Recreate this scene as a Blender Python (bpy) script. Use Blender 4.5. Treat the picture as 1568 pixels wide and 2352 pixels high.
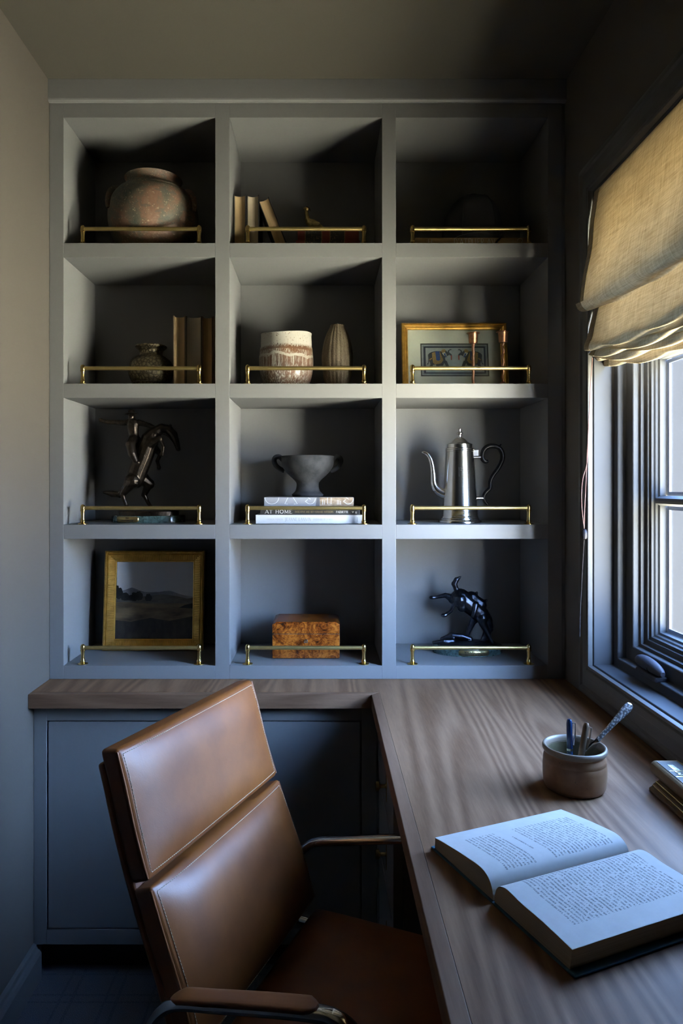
import bpy, bmesh, math, random
from mathutils import Vector, Matrix
from math import sin, cos, pi, sqrt, radians
random.seed(7)
for o in list(bpy.data.objects): bpy.data.objects.remove(o)
SC = bpy.context.scene
COL = SC.collection

# ------------------------------------------------------------------ camera
CX, CY, F = 738.0, 1115.0, 1600.0           # vanishing point and focal length in photo pixels
D0, CZ = 1.951, 1.3027                      # camera distance to bookcase front, camera height
cam = bpy.data.cameras.new('camera'); camo = bpy.data.objects.new('camera', cam); COL.objects.link(camo)
camo.location = (0, -D0, CZ); camo.rotation_euler = (pi/2, 0, 0)
cam.sensor_fit = 'AUTO'; cam.sensor_width = 36; cam.lens = F/2352*36
cam.shift_x = (784-CX)/2352; cam.shift_y = -(1176-CY)/2352
cam.clip_start = .02
SC.camera = camo
# ------------------------------------------------------------------ daylight
SKY = 128.0
wd = bpy.data.worlds.new('daylight'); SC.world = wd; wd.use_nodes = True
wn = wd.node_tree.nodes; wl = wd.node_tree.links; wn.clear()
tc = wn.new('ShaderNodeTexCoord'); sp = wn.new('ShaderNodeSeparateXYZ'); mr = wn.new('ShaderNodeMapRange')
mr.inputs[1].default_value = -1; mr.inputs[2].default_value = 1
rp = wn.new('ShaderNodeValToRGB'); bg = wn.new('ShaderNodeBackground'); wo = wn.new('ShaderNodeOutputWorld')
wl.new(tc.outputs['Generated'], sp.inputs[0]); wl.new(sp.outputs[2], mr.inputs[0]); wl.new(mr.outputs[0], rp.inputs[0])
cr_ = rp.color_ramp
cr_.elements[0].position = 0; cr_.elements[0].color = (.72, .66, .50, 1)
cr_.elements[1].position = 1; cr_.elements[1].color = (.06, .13, .32, 1)
for p, c in ((.36, (.98, .93, .76, 1)), (.47, (.72, .69, .61, 1)), (.51, (.58, .61, .67, 1)), (.58, (.45, .63, .97, 1)), (.68, (.33, .54, 1.0, 1)), (.86, (.11, .21, .46, 1))):
    e = cr_.elements.new(p); e.color = c
wl.new(rp.outputs[0], bg.inputs[0]); bg.inputs[1].default_value = SKY; wl.new(bg.outputs[0], wo.inputs[0])
SC.view_settings.view_transform = 'Standard'; SC.view_settings.look = 'None'
SC.view_settings.gamma = 1.0; SC.view_settings.use_curve_mapping = False
SC.view_settings.exposure = 0.0
SC.cycles.use_denoising = True
SC.cycles.sample_clamp_indirect = 8
SC.cycles.diffuse_bounces = 5

# ------------------------------------------------------------------ helpers
def W(px, py, D): return ((px-CX)*D/F, D-D0, CZ+(CY-py)*D/F)
def X(px): return (px-CX)*D0/F
def Z(py): return CZ+(CY-py)*D0/F
def XD(px, D): return (px-CX)*D/F
def ZD(py, D): return CZ+(CY-py)*D/F
def lin(r, g, b):
    f = lambda c: (c/255/12.92 if c/255 <= .04045 else ((c/255+.055)/1.055)**2.4)
    return (f(r), f(g), f(b))
def cr(pts, k=6):
    """Catmull-Rom through points (any dimension)"""
    P = [tuple(p) for p in pts]; out = []
    for i in range(len(P)-1):
        a = P[max(i-1, 0)]; b = P[i]; c = P[i+1]; d = P[min(i+2, len(P)-1)]
        for j in range(k):
            t = j/k
            out.append(tuple(.5*(2*q+(r-p)*t+(2*p-5*q+4*r-s)*t*t+(-p+3*q-3*r+s)*t**3) for p, q, r, s in zip(a, b, c, d)))
    out.append(P[-1]); return out

class MB:
    def __init__(s): s.v = []; s.f = []; s.m = []; s.mi = 0
    def add(s, vs, fs):
        b = len(s.v); s.v += [tuple(v) for v in vs]
        for f in fs: s.f.append([b+i for i in f]); s.m.append(s.mi)
        return s
    def box(s, x0, x1, y0, y1, z0, z1):
        return s.add([(x0,y0,z0),(x1,y0,z0),(x1,y1,z0),(x0,y1,z0),(x0,y0,z1),(x1,y0,z1),(x1,y1,z1),(x0,y1,z1)],
                     [(0,3,2,1),(4,5,6,7),(0,1,5,4),(1,2,6,5),(2,3,7,6),(3,0,4,7)])
    def prism(s, poly, z0, z1):
        n = len(poly)
        return s.add([(x,y,z0) for x,y in poly]+[(x,y,z1) for x,y in poly],
                     [tuple(range(n))[::-1], tuple(range(n,2*n))]+[(i,(i+1)%n,n+(i+1)%n,n+i) for i in range(n)])
    def prism_y(s, poly, y0, y1):       # poly in x,z
        n = len(poly)
        return s.add([(x,y0,z) for x,z in poly]+[(x,y1,z) for x,z in poly],
                     [tuple(range(n)), tuple(range(n,2*n))[::-1]]+[(i,n+i,n+(i+1)%n,(i+1)%n) for i in range(n)])
    def lathe(s, prof, n=40, c=(0,0,0), sx=1, sy=1, fn=None, caps=True):
        vs = []; fs = []; k = len(prof)
        for i in range(n):
            a = 2*pi*i/n
            for r, z in prof:
                x, y, zz = c[0]+r*cos(a)*sx, c[1]+r*sin(a)*sy, c[2]+z
                if fn: x, y, zz = fn(x, y, zz, a)
                vs.append((x, y, zz))
        for i in range(n):
            j = (i+1) % n
            for q in range(k-1): fs.append((i*k+q, j*k+q, j*k+q+1, i*k+q+1))
        if caps and prof[0][0] > 1e-6: fs.append(tuple(i*k for i in range(n))[::-1])
        if caps and prof[-1][0] > 1e-6: fs.append(tuple(i*k+k-1 for i in range(n)))
        return s.add(vs, fs)
    def tube(s, pts, r, n=10, caps=True, flat=1.0):
        P = [Vector(p) for p in pts]; m = len(P)
        R = r if isinstance(r, (list, tuple)) else [r]*m
        T = [(P[min(i+1,m-1)]-P[max(i-1,0)]).normalized() for i in range(m)]
        up = Vector((0,0,1)) if abs(T[0].z) < .9 else Vector((0,1,0))
        nv = T[0].cross(up).normalized(); vs = []; fs = []
        for i in range(m):
            nv = (nv-T[i]*nv.dot(T[i])).normalized(); bv = T[i].cross(nv)
            for j in range(n):
                a = 2*pi*j/n; vs.append(P[i]+nv*cos(a)*R[i]+bv*sin(a)*R[i]*flat)
        for i in range(m-1):
            for j in range(n):
                k = (j+1) % n; fs.append((i*n+j, i*n+k, (i+1)*n+k, (i+1)*n+j))
        if caps: fs += [tuple(range(n))[::-1], tuple(range((m-1)*n, m*n))]
        return s.add(vs, fs)
    def ball(s, c, r, sx=1, sy=1, sz=1, n=12, rot=None):
        prof = [(r*sin(pi*i/n), -r*cos(pi*i/n)) for i in range(n+1)]; prof[0] = (0,-r); prof[-1] = (0,r)
        t = MB(); t.lathe(prof, n*2)
        vs = []
        for v in t.v:
            v = Vector((v[0]*sx, v[1]*sy, v[2]*sz))
            if rot is not None: v = rot @ v
            vs.append(v+Vector(c))
        return s.add(vs, t.f)
    def limb(s, pts, rs, n=10, flat=1.0):          # closed capsule chain for sculpted bodies
        s.tube(pts, rs, n)
        for p, r in zip(pts, rs): s.ball(p, r*.995, n=6)
        return s
    def frame(s, x0, x1, z0, z1, prof):
        """mitred rectangular frame in the xz plane; prof: (inset, y)"""
        k = len(prof); vs = []
        for cx, cz, sx, sz in ((x0,z0,1,1),(x1,z0,-1,1),(x1,z1,-1,-1),(x0,z1,1,-1)):
            vs += [(cx+sx*o, y, cz+sz*o) for o, y in prof]
        fs = []
        for a in range(4):
            b = (a+1) % 4
            for q in range(k-1): fs.append((a*k+q, b*k+q, b*k+q+1, a*k+q+1))
        return s.add(vs, fs)
    def map(s, fn): s.v = [tuple(fn(*v)) for v in s.v]; return s
    def build(s, name, mat, parent=None, smooth=None, bevel=0, seg=2, loc=None, fixn=True):
        me = bpy.data.meshes.new(name); me.from_pydata(s.v, [], s.f)
        mats = mat if isinstance(mat, (list, tuple)) else [mat]
        for m in mats: me.materials.append(m)
        if len(mats) > 1: me.polygons.foreach_set('material_index', s.m)
        if fixn:
            bm = bmesh.new(); bm.from_mesh(me); bmesh.ops.recalc_face_normals(bm, faces=bm.faces); bm.to_mesh(me); bm.free()
        if smooth is not None:
            me.polygons.foreach_set('use_smooth', [True]*len(me.polygons)); me.set_sharp_from_angle(angle=radians(smooth))
        me.update()
        o = bpy.data.objects.new(name, me); COL.objects.link(o)
        if parent: o.parent = parent
        if loc: o.location = loc
        if bevel:
            b = o.modifiers.new('bevel', 'BEVEL'); b.width = bevel; b.segments = seg; b.limit_method = 'ANGLE'; b.angle_limit = radians(35)
        return o
def sculpt(o, vox, smooth=3, noise=0, nscale=.02):
    r = o.modifiers.new('remesh', 'REMESH'); r.mode = 'VOXEL'; r.voxel_size = vox; r.use_smooth_shade = True
    if smooth: m = o.modifiers.new('smooth', 'SMOOTH'); m.factor = .5; m.iterations = smooth
    return o
def tag(o, label=None, cat=None, group=None, kind=None):
    if label: o['label'] = label
    if cat: o['category'] = cat
    if group: o['group'] = group
    if kind: o['kind'] = kind
    return o
def thing(name, loc, label, cat, rz=0, group=None, rx=0):
    o = bpy.data.objects.new(name, None); COL.objects.link(o); o.empty_display_size = .05
    o.location = loc; o.rotation_euler = (rx, 0, rz); return tag(o, label, cat, group)
def struct(name, mb, mat, parent=None, **k):
    o = mb.build(name, mat, parent, **k)
    if not parent: o['kind'] = 'structure'
    return o
def dup(root, loc, label):
    r = root.copy(); COL.objects.link(r); r.location = loc; r['label'] = label
    for ch in root.children:
        c = ch.copy(); COL.objects.link(c); c.parent = r
    return r

# ------------------------------------------------------------------ materials
class NT:
    def __init__(s, name):
        s.m = bpy.data.materials.new(name); s.m.use_nodes = True; s.t = s.m.node_tree; s.t.nodes.clear()
        s.out = s.n('ShaderNodeOutputMaterial')
        s.tc = s.n('ShaderNodeTexCoord')
    def n(s, ty, **kw):
        x = s.t.nodes.new(ty)
        for k, v in kw.items(): setattr(x, k, v)
        return x
    def L(s, a, b): s.t.links.new(a, b)
    def put(s, sock, v):
        if isinstance(v, bpy.types.NodeSocket): s.L(v, sock)
        elif isinstance(v, (tuple, list)) and sock.type == 'RGBA': sock.default_value = (*v[:3], 1)
        else: sock.default_value = v
    def math(s, op, a, b=0.0, c=0.0, clamp=False):
        x = s.n('ShaderNodeMath', operation=op); x.use_clamp = clamp
        s.put(x.inputs[0], a); s.put(x.inputs[1], b); s.put(x.inputs[2], c); return x.outputs[0]
    def mix(s, f, a, b, mode='MIX'):
        x = s.n('ShaderNodeMix', data_type='RGBA', blend_type=mode)
        s.put(x.inputs[0], f); s.put(x.inputs[6], a); s.put(x.inputs[7], b); return x.outputs[2]
    def mapping(s, src='Object', scale=(1,1,1), loc=(0,0,0), rot=(0,0,0)):
        x = s.n('ShaderNodeMapping'); s.L(s.tc.outputs[src], x.inputs[0])
        x.inputs[1].default_value = loc; x.inputs[2].default_value = rot; x.inputs[3].default_value = scale; return x.outputs[0]
    def noise(s, vec, scale, detail=3, rough=.55, dist=0):
        x = s.n('ShaderNodeTexNoise'); s.L(vec, x.inputs['Vector']); x.inputs['Scale'].default_value = scale
        x.inputs['Detail'].default_value = detail; x.inputs['Roughness'].default_value = rough; x.inputs['Distortion'].default_value = dist
        return x.outputs[0]
    def ramp(s, f, stops):
        x = s.n('ShaderNodeValToRGB'); s.put(x.inputs[0], f); e = x.color_ramp.elements
        e[0].position = stops[0][0]; e[0].color = (*stops[0][1], 1); e[1].position = stops[-1][0]; e[1].color = (*stops[-1][1], 1)
        for p, c in stops[1:-1]: q = e.new(p); q.color = (*c, 1)
        return x.outputs[0]
    def bump(s, h, st, dist=.001):
        x = s.n('ShaderNodeBump'); x.inputs['Strength'].default_value = st; x.inputs['Distance'].default_value = dist; s.L(h, x.inputs['Height']); return x.outputs[0]
    def pbr(s, col, rough=.5, metal=0, normal=None, coat=0, spec=.5, sheen=0, coatr=.15):
        b = s.n('ShaderNodeBsdfPrincipled')
        s.put(b.inputs['Base Color'], col); s.put(b.inputs['Roughness'], rough); s.put(b.inputs['Metallic'], metal)
        b.inputs['Coat Weight'].default_value = coat; b.inputs['Coat Roughness'].default_value = coatr
        b.inputs['Specular IOR Level'].default_value = spec; b.inputs['Sheen Weight'].default_value = sheen
        if normal: s.L(normal, b.inputs['Normal'])
        s.L(b.outputs[0], s.out.inputs[0]); return b
def M(name, col, rough=.5, metal=0, var=.12, vs=25, bump=0, bs=300, coat=0, spec=.5, sheen=0, col2=None, stretch=(1,1,1)):
    t = NT(name); v = t.mapping(scale=stretch)
    c2 = col2 or tuple(min(1, c*(1+var)) for c in col); c1 = col if col2 else tuple(c*(1-var) for c in col)
    f = t.noise(v, vs, 4); c = t.ramp(f, [(.3, c1), (.7, c2)])
    nm = t.bump(t.noise(v, bs, 3), bump) if bump else None
    t.pbr(c, rough, metal, nm, coat, spec, sheen); return t.m

PAINT = (.192, .189, .185)
m_paint = M('cabinet_paint', PAINT, .42, var=.025, vs=3, bump=.05, bs=900, spec=.4)
m_wall = M('wall_paint', (.099, .086, .072), .6, var=.03, vs=2, bump=.06, bs=500, spec=.3)
m_ceil = M('ceiling_paint', (.088, .080, .064), .7, var=.03, vs=2, spec=.25)
m_win = M('window_paint', (.058, .059, .061), .75, var=.03, vs=4, spec=.12)
m_trim = M('trim_paint', (.10, .096, .090), .55, var=.03, vs=3, spec=.25)
m_brass = M('aged_brass', (.72, .52, .20), .24, 1, var=.08, vs=60, bump=.03, bs=800)
m_brassb = M('brass_bar', (.62, .47, .19), .42, 1, var=.10, vs=40, bump=.05, bs=900)
m_chrome = M('polished_chrome', (.72, .71, .69), .10, 1, var=.02)
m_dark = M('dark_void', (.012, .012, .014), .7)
m_thread = M('cream_thread', (.55, .42, .28), .7, var=.1)
m_bronze = M('dark_bronze', (.030, .026, .023), .34, 1, var=.5, vs=90, bump=.6, bs=260, col2=(.085, .066, .050))
m_bronzeb = M('blue_black_bronze', (.026, .030, .040), .30, 1, var=.4, vs=80, bump=.4, bs=220, col2=(.065, .074, .095))
m_silver = M('old_silver', (.78, .76, .73), .17, 1, var=.06, vs=18, bump=.04, bs=120)
m_black = M('black_wood', (.006, .006, .007), .28, 0, var=.2, spec=.12)
m_copper = M('worn_copper', (.30, .15, .085), .38, 1, var=.4, vs=70, bump=.35, bs=200)
m_white = M('white_print', (.60, .60, .61), .6, var=.03)
m_ink = M('black_print', (.03, .03, .035), .6, var=.1)
m_goldink = M('gold_print', (.30, .24, .13), .5, var=.1)
m_greyink = M('grey_print', (.30, .30, .32), .6, var=.1)

def leather_mat():
    t = NT('cognac_leather'); v = t.mapping()
    c = t.ramp(t.noise(v, 9, 5), [(.3, (.150, .042, .0065)), (.7, (.235, .072, .0115))])
    n = t.noise(v, 420, 4); n2 = t.noise(v, 22, 3)
    h = t.math('ADD', t.math('MULTIPLY', n, .25), n2)
    t.pbr(c, t.math('ADD', .40, t.math('MULTIPLY', t.noise(v, 30, 4), .16)), 0, t.bump(h, .25, .0015), coat=.22, spec=.4, coatr=.42); return t.m
m_leather = leather_mat()
def wood(name, axis, c1=(.112, .054, .026), c2=(.265, .148, .082), rough=.52, scale=1.0):
    t = NT(name)
    st = {'x': (1.1, 13, 13), 'y': (13, .9, 13)}[axis]
    v = t.mapping(scale=tuple(a*scale for a in st)); vb = t.mapping(scale=tuple(a*scale*(.22) for a in st))
    big = t.noise(vb, 1.3, 2, .5, .5)                     # cathedral figure: rings of a distorted field
    w = t.n('ShaderNodeTexWave', wave_type='BANDS', bands_direction='X'); 
    comb = t.n('ShaderNodeCombineXYZ'); t.L(big, comb.inputs[0]); t.L(comb.outputs[0], w.inputs['Vector'])
    w.inputs['Scale'].default_value = 6.5; w.inputs['Distortion'].default_value = .6
    fine = t.noise(t.mapping(scale=tuple(a*scale*6 for a in st)), 2.2, 4, .7)
    med = t.noise(v, 1.6, 4, .6)
    f = t.math('ADD', t.math('MULTIPLY', w.outputs[1], .26), t.math('ADD', t.math('MULTIPLY', fine, .40), t.math('MULTIPLY', med, .34)))
    c = t.ramp(f, [(.25, c1), (.5, tuple((a+b)/2 for a, b in zip(c1, c2))), (.75, c2)])
    t.pbr(c, rough, 0, t.bump(fine, .15, .0006), spec=.13); return t.m
m_walnut = wood('walnut_veneer', 'y')
m_walx = wood('walnut_edge_across', 'x', (.10, .050, .027), (.215, .122, .072))
m_waly = wood('walnut_edge_along', 'y', (.10, .050, .027), (.215, .122, .072))
def burl():
    t = NT('burl_walnut'); v = t.mapping()
    a = t.noise(v, 11, 5, .6, 2.2); b = t.noise(v, 42, 5, .65, 3.0)
    f = t.math('ADD', t.math('MULTIPLY', a, .55), t.math('MULTIPLY', b, .45))
    c = t.ramp(f, [(.38, (.030, .006, .002)), (.47, (.17, .040, .006)), (.55, (.36, .105, .014)), (.68, (.50, .19, .035))])
    t.pbr(c, .22, 0, coat=.5, spec=.5); return t.m
m_burl = burl()
def marble(name, c1, c2):
    t = NT(name); v = t.mapping()
    f = t.noise(v, 70, 6, .7, 1.2); t.pbr(t.ramp(f, [(.38, c1), (.62, c2)]), .18, 0, coat=.4); return t.m
m_marble = marble('green_marble', (.012, .026, .024), (.10, .16, .15))
def pages(name, c, axis='x', sc=900):
    t = NT(name); s = {'x': (sc, 6, 1.5), 'z': (1.5, 6, sc)}[axis]
    f = t.noise(t.mapping(scale=s), 1, 2, .5); g = t.noise(t.mapping(), 25, 3)
    c2 = tuple(a*.72 for a in c)
    t.pbr(t.mix(t.math('MULTIPLY', g, .45), t.ramp(f, [(.3, c2), (.65, c)]), tuple(a*.7 for a in c)), .8, 0, t.bump(f, .3, .0006), spec=.2); return t.m
m_pgA = pages('page_edges_tan', (.60, .42, .22)); m_pgB = pages('page_edges_cream', (.56, .46, .32))
m_pgC = pages('page_edges_brown', (.44, .27, .12)); m_pgZ = pages('page_edges_open', (.50, .41, .30), 'z', 1200)
def linen():
    t = NT('linen_cloth')
    a = t.noise(t.mapping(scale=(1, 420, 22)), 1, 3, .6); b = t.noise(t.mapping(scale=(1, 22, 420)), 1, 3, .6)
    g = t.noise(t.mapping(), 14, 3); f = t.math('ADD', t.math('MULTIPLY', a, .5), t.math('MULTIPLY', b, .5))
    c = t.mix(t.math('MULTIPLY', g, .3), t.ramp(f, [(.36, (.34, .275, .18)), (.62, (.58, .50, .36))]), (.44, .36, .24))
    nm = t.bump(f, .5, .0012)
    d = t.n('ShaderNodeBsdfDiffuse'); tr = t.n('ShaderNodeBsdfTranslucent'); mx = t.n('ShaderNodeMixShader')
    for q in (d, tr): t.L(c, q.inputs[0]); t.L(nm, q.inputs['Normal'])
    mx.inputs[0].default_value = .26; t.L(d.outputs[0], mx.inputs[1]); t.L(tr.outputs[0], mx.inputs[2]); t.L(mx.outputs[0], t.out.inputs[0]); return t.m
m_linen = linen()
def glass(name, refl=.06):
    t = NT(name); a = t.n('ShaderNodeBsdfTransparent'); g = t.n('ShaderNodeBsdfGlossy'); g.inputs['Roughness'].default_value = .01
    fr = t.n('ShaderNodeLayerWeight'); fr.inputs[0].default_value = .5; ff = t.math('ADD', refl*.6, t.math('MULTIPLY', t.math('POWER', fr.outputs['Facing'], 5.0), .6)); mx = t.n('ShaderNodeMixShader')
    a.inputs[0].default_value = (.95, .97, .97, 1)
    t.L(ff, mx.inputs[0]); t.L(a.outputs[0], mx.inputs[1]); t.L(g.outputs[0], mx.inputs[2]); t.L(mx.outputs[0], t.out.inputs[0]); return t.m
m_glass = glass('clear_glass')
def carpet():
    t = NT('plaid_carpet'); s = t.n('ShaderNodeSeparateXYZ'); t.L(t.tc.outputs['Object'], s.inputs[0])
    def lines(o, per, off, wd):
        fr = t.math('FRACT', t.math('DIVIDE', t.math('ADD', o, off), per)); return t.math('LESS_THAN', t.math('ABSOLUTE', t.math('SUBTRACT', fr, .5)), wd)
    lx = t.math('MAXIMUM', lines(s.outputs[0], .115, 0, .035), lines(s.outputs[0], .115, .03, .03)); ly = t.math('MAXIMUM', lines(s.outputs[1], .10, .02, .035), lines(s.outputs[1], .10, .045, .03))
    dash = t.noise(t.mapping(), 260, 2); m = t.math('MULTIPLY', t.math('MAXIMUM', lx, ly), t.math('GREATER_THAN', dash, .46))
    f = t.noise(t.mapping(), 500, 3); base = t.ramp(f, [(.3, (.06, .066, .072)), (.7, (.13, .138, .148))])
    t.pbr(t.mix(t.math('MULTIPLY', m, .55), base, (.045, .05, .062)), .95, 0, t.bump(f, .8, .003), spec=.1); return t.m
m_carpet = carpet()
def text_page(name, heading, side):
    """printed page: uv u = across the page, v = bottom to top"""
    t = NT(name); s = t.n('ShaderNodeSeparateXYZ'); t.L(t.tc.outputs['UV'], s.inputs[0]); u, v = s.outputs[0], s.outputs[1]
    N = 40.0; r = t.math('MULTIPLY', v, N); row = t.math('FLOOR', r); fr = t.math('FRACT', r)
    line = t.math('MULTIPLY', t.math('GREATER_THAN', fr, .28), t.math('LESS_THAN', fr, .74))
    def cell(sx, det=1):
        cb = t.n('ShaderNodeCombineXYZ'); t.L(t.math('MULTIPLY', u, sx), cb.inputs[0]); t.L(t.math('MULTIPLY', row, 7.37), cb.inputs[1])
        t.put(cb.inputs[2], t.math('MULTIPLY', fr, .9)); return t.noise(cb.outputs[0], 1, det, .5)
    word = t.math('GREATER_THAN', cell(46), .40); let = t.math('GREATER_THAN', cell(330, 2), .46)
    u0, u1 = (.16, .80) if side > 0 else (.20, .84)
    blk = t.math('MULTIPLY', t.math('GREATER_THAN', u, u0), t.math('LESS_THAN', u, u1))
    blk = t.math('MULTIPLY', blk, t.math('MULTIPLY', t.math('GREATER_THAN', v, .125), t.math('LESS_THAN', v, .93)))
    if heading:
        gap = t.math('MULTIPLY', t.math('GREATER_THAN', v, .35), t.math('LESS_THAN', v, .475)); hd = t.math('MULTIPLY', t.math('MULTIPLY', t.math('GREATER_THAN', v, .40), t.math('LESS_THAN', v, .425)), t.math('MULTIPLY', t.math('GREATER_THAN', u, .36), t.math('LESS_THAN', u, .66)))
        blk = t.math('MULTIPLY', blk, t.math('MAXIMUM', t.math('SUBTRACT', 1, gap), hd))
    ink = t.math('MULTIPLY', t.math('MULTIPLY', line, word), t.math('MULTIPLY', let, blk))
    pc = t.ramp(t.noise(t.mapping(), 60, 3), [(.3, (.47, .445, .395)), (.7, (.51, .48, .43))])
    t.pbr(t.mix(t.math('MULTIPLY', ink, .72), pc, (.05, .05, .06)), .75, 0, spec=.25); return t.m

# ------------------------------------------------------------------ lettering (flat print), simple serif capitals
def arc(cx, cy, rx, ry, a0, a1, n=12):
    return [(cx+rx*cos(radians(a0+(a1-a0)*i/n)), cy+ry*sin(radians(a0+(a1-a0)*i/n))) for i in range(n+1)]
K, T_ = 1, 0
GL = {
 'A': (.76, [(T_,[(.02,0),(.38,1)]),(K,[(.38,1),(.74,0)]),(T_,[(.15,.33),(.62,.33)])], [(.03,0),(.73,0)]),
 'B': (.60, [(K,[(.1,0),(.1,1)]),(T_,[(.1,1)]+arc(.3,.75,.2,.25,90,-90)+[(.1,.5)]),(T_,[(.1,.5)]+arc(.32,.25,.24,.25,90,-90)+[(.1,0)])], []),
 'C': (.70, [(K,arc(.38,.5,.32,.5,45,315,18))], []),
 'D': (.72, [(K,[(.1,0),(.1,1)]),(T_,[(.1,1)]+arc(.3,.5,.36,.5,90,-90)+[(.1,0)])], []),
 'E': (.58, [(K,[(.12,0),(.12,1)]),(T_,[(.05,1),(.55,1)]),(T_,[(.12,.52),(.42,.52)]),(T_,[(.05,0),(.56,0)]),(T_,[(.55,1),(.55,.85)]),(T_,[(.56,0),(.56,.16)])], []),
 'F': (.54, [(K,[(.12,0),(.12,1)]),(T_,[(.05,1),(.53,1)]),(T_,[(.12,.52),(.42,.52)])], [(.12,0)]),
 'G': (.74, [(K,arc(.38,.5,.32,.5,45,345,18)),(T_,[(.45,.42),(.70,.42)])], []),
 'H': (.78, [(K,[(.12,0),(.12,1)]),(K,[(.66,0),(.66,1)]),(T_,[(.12,.52),(.66,.52)])], [(.12,0),(.12,1),(.66,0),(.66,1)]),
 'I': (.30, [(K,[(.15,0),(.15,1)])], [(.15,0),(.15,1)]),
 'J': (.44, [(K,[(.30,1)]+arc(.14,.1,.16,.24,0,-130,8))], [(.30,1)]),
 'K': (.72, [(K,[(.12,0),(.12,1)]),(T_,[(.12,.42),(.60,1)]),(K,[(.28,.60),(.66,0)])], [(.12,0),(.12,1),(.60,1),(.66,0)]),
 'L': (.56, [(K,[(.12,0),(.12,1)]),(T_,[(.05,0),(.54,0)]),(T_,[(.54,0),(.54,.18)])], [(.12,1)]),
 'M': (.92, [(T_,[(.10,0),(.14,1)]),(K,[(.14,1),(.46,.08)]),(T_,[(.46,.08),(.78,1)]),(K,[(.78,1),(.80,0)])], [(.10,0),(.12,1),(.80,0),(.80,1)]),
 'N': (.78, [(T_,[(.12,0),(.12,1)]),(K,[(.12,1),(.66,0)]),(T_,[(.66,0),(.66,1)])], [(.12,0),(.10,1),(.66,1)]),
 'O': (.80, [(K,arc(.40,.5,.35,.5,0,360,24))], []),
 'P': (.58, [(K,[(.12,0),(.12,1)]),(T_,[(.12,1)]+arc(.3,.73,.25,.27,90,-90)+[(.12,.46)])], [(.12,0)]),
 'Q': (.80, [(K,arc(.40,.5,.35,.5,0,360,24)),(T_,[(.42,.1),(.72,-.14)])], []),
 'R': (.66, [(K,[(.12,0),(.12,1)]),(T_,[(.12,1)]+arc(.3,.74,.24,.26,90,-90)+[(.12,.48)]),(K,[(.32,.48),(.62,0)])], [(.12,0),(.62,0)]),
 'S': (.54, [(K,arc(.27,.74,.2,.26,50,270,10)+arc(.27,.25,.22,.25,90,-140,10))], []),
 'T': (.66, [(K,[(.33,0),(.33,1)]),(T_,[(.03,1),(.63,1)]),(T_,[(.03,1),(.03,.84)]),(T_,[(.63,1),(.63,.84)])], [(.33,0)]),
 'U': (.74, [(K,[(.12,1)]+arc(.37,.3,.25,.3,180,360,12)+[(.62,1)])], [(.12,1),(.62,1)]),
 'V': (.74, [(K,[(.04,1),(.37,0)]),(T_,[(.37,0),(.70,1)])], [(.05,1),(.69,1)]),
 'W': (1.0, [(K,[(.04,1),(.28,0)]),(T_,[(.28,0),(.5,.9)]),(K,[(.5,.9),(.72,0)]),(T_,[(.72,0),(.96,1)])], [(.05,1),(.95,1)]),
 'Y': (.70, [(K,[(.04,1),(.35,.45)]),(T_,[(.35,.45),(.66,1)]),(K,[(.35,.45),(.35,0)])], [(.05,1),(.65,1),(.35,0)]),
 '2': (.54, [(K,arc(.26,.72,.2,.28,160,-30,10)+[(.06,0),(.50,0)])], []),
 '0': (.56, [(K,arc(.28,.5,.22,.5,0,360,18))], []),
 '1': (.32, [(K,[(.16,0),(.16,1),(.06,.82)])], []),
 "'": (.18, [(T_,[(.1,1),(.07,.75)])], []), '-': (.36, [(T_,[(.05,.45),(.31,.45)])], []), ' ': (.36, [], []),
}
def strip(mb, pts, w, y):
    P = [Vector((p[0], p[1])) for p in pts]; m = len(P); vs = []
    for i in range(m):
        a = P[max(i-1,0)]; b = P[min(i+1,m-1)]; t = (b-a).normalized(); n = Vector((-t.y, t.x))*w/2
        vs += [(P[i].x+n.x, y, P[i].y+n.y), (P[i].x-n.x, y, P[i].y-n.y)]
    mb.add(vs, [(2*i, 2*i+1, 2*i+3, 2*i+2) for i in range(m-1)])
def text(mb, s, x0, z0, h, y, width=None, thick=.17, thin=.07, serif=True, track=.14):
    tot = sum(GL[c][0]+track for c in s)-track; k = (width/(tot*h)) if width else 1.0; x = 0
    for c in s:
        w, st, sf = GL[c]
        for kind, pts in st: strip(mb, [(x0+(x+p[0])*h*k, z0+p[1]*h) for p in pts], (thick if kind else thin)*h, y)
        if serif:
            for sx, sz in sf: strip(mb, [(x0+(x+sx-.13)*h*k, z0+sz*h), (x0+(x+sx+.13)*h*k, z0+sz*h)], .06*h, y)
        x += w+track
    return mb

# ------------------------------------------------------------------ room shell
XL, XR, ZC, YB, YF = -.762, .683, 2.435, .29, -3.1
WY0, WY1, WZ0, WZ1 = -.229, -.91, .857, 2.03       # window opening: far side, near side, bottom, top
struct('floor', MB().box(XL-.1, XR+.2, YF-.1, YB+.1, -.06, 0), m_carpet)
struct('ceiling', MB().box(XL-.1, XR+.2, YF-.1, YB+.1, ZC, ZC+.1), m_ceil)
struct('wall_left', MB().box(XL-.1, XL, YF-.1, YB+.1, 0, ZC), m_wall)
struct('wall_back', MB().box(XL, XR, YB, YB+.1, 0, ZC), m_wall)
struct('wall_front', MB().box(XL, XR, YF-.1, YF, 0, ZC), m_wall)
wr = MB(); XO = .815
wr.box(XR, XO, YF-.1, WY1, 0, ZC); wr.box(XR, XO, WY0, YB+.1, 0, ZC); wr.box(XR, XO, WY1, WY0, 0, WZ0); wr.box(XR, XO, WY1, WY0, WZ1, ZC)
struct('wall_right', wr, m_wall)
bb = MB().prism_y([(XL, 0), (XL+.022, 0), (XL+.022, .066), (XL+.017, .074), (XL+.011, .078), (XL+.009, .088), (XL, .092)], YF, -.107)
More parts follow.
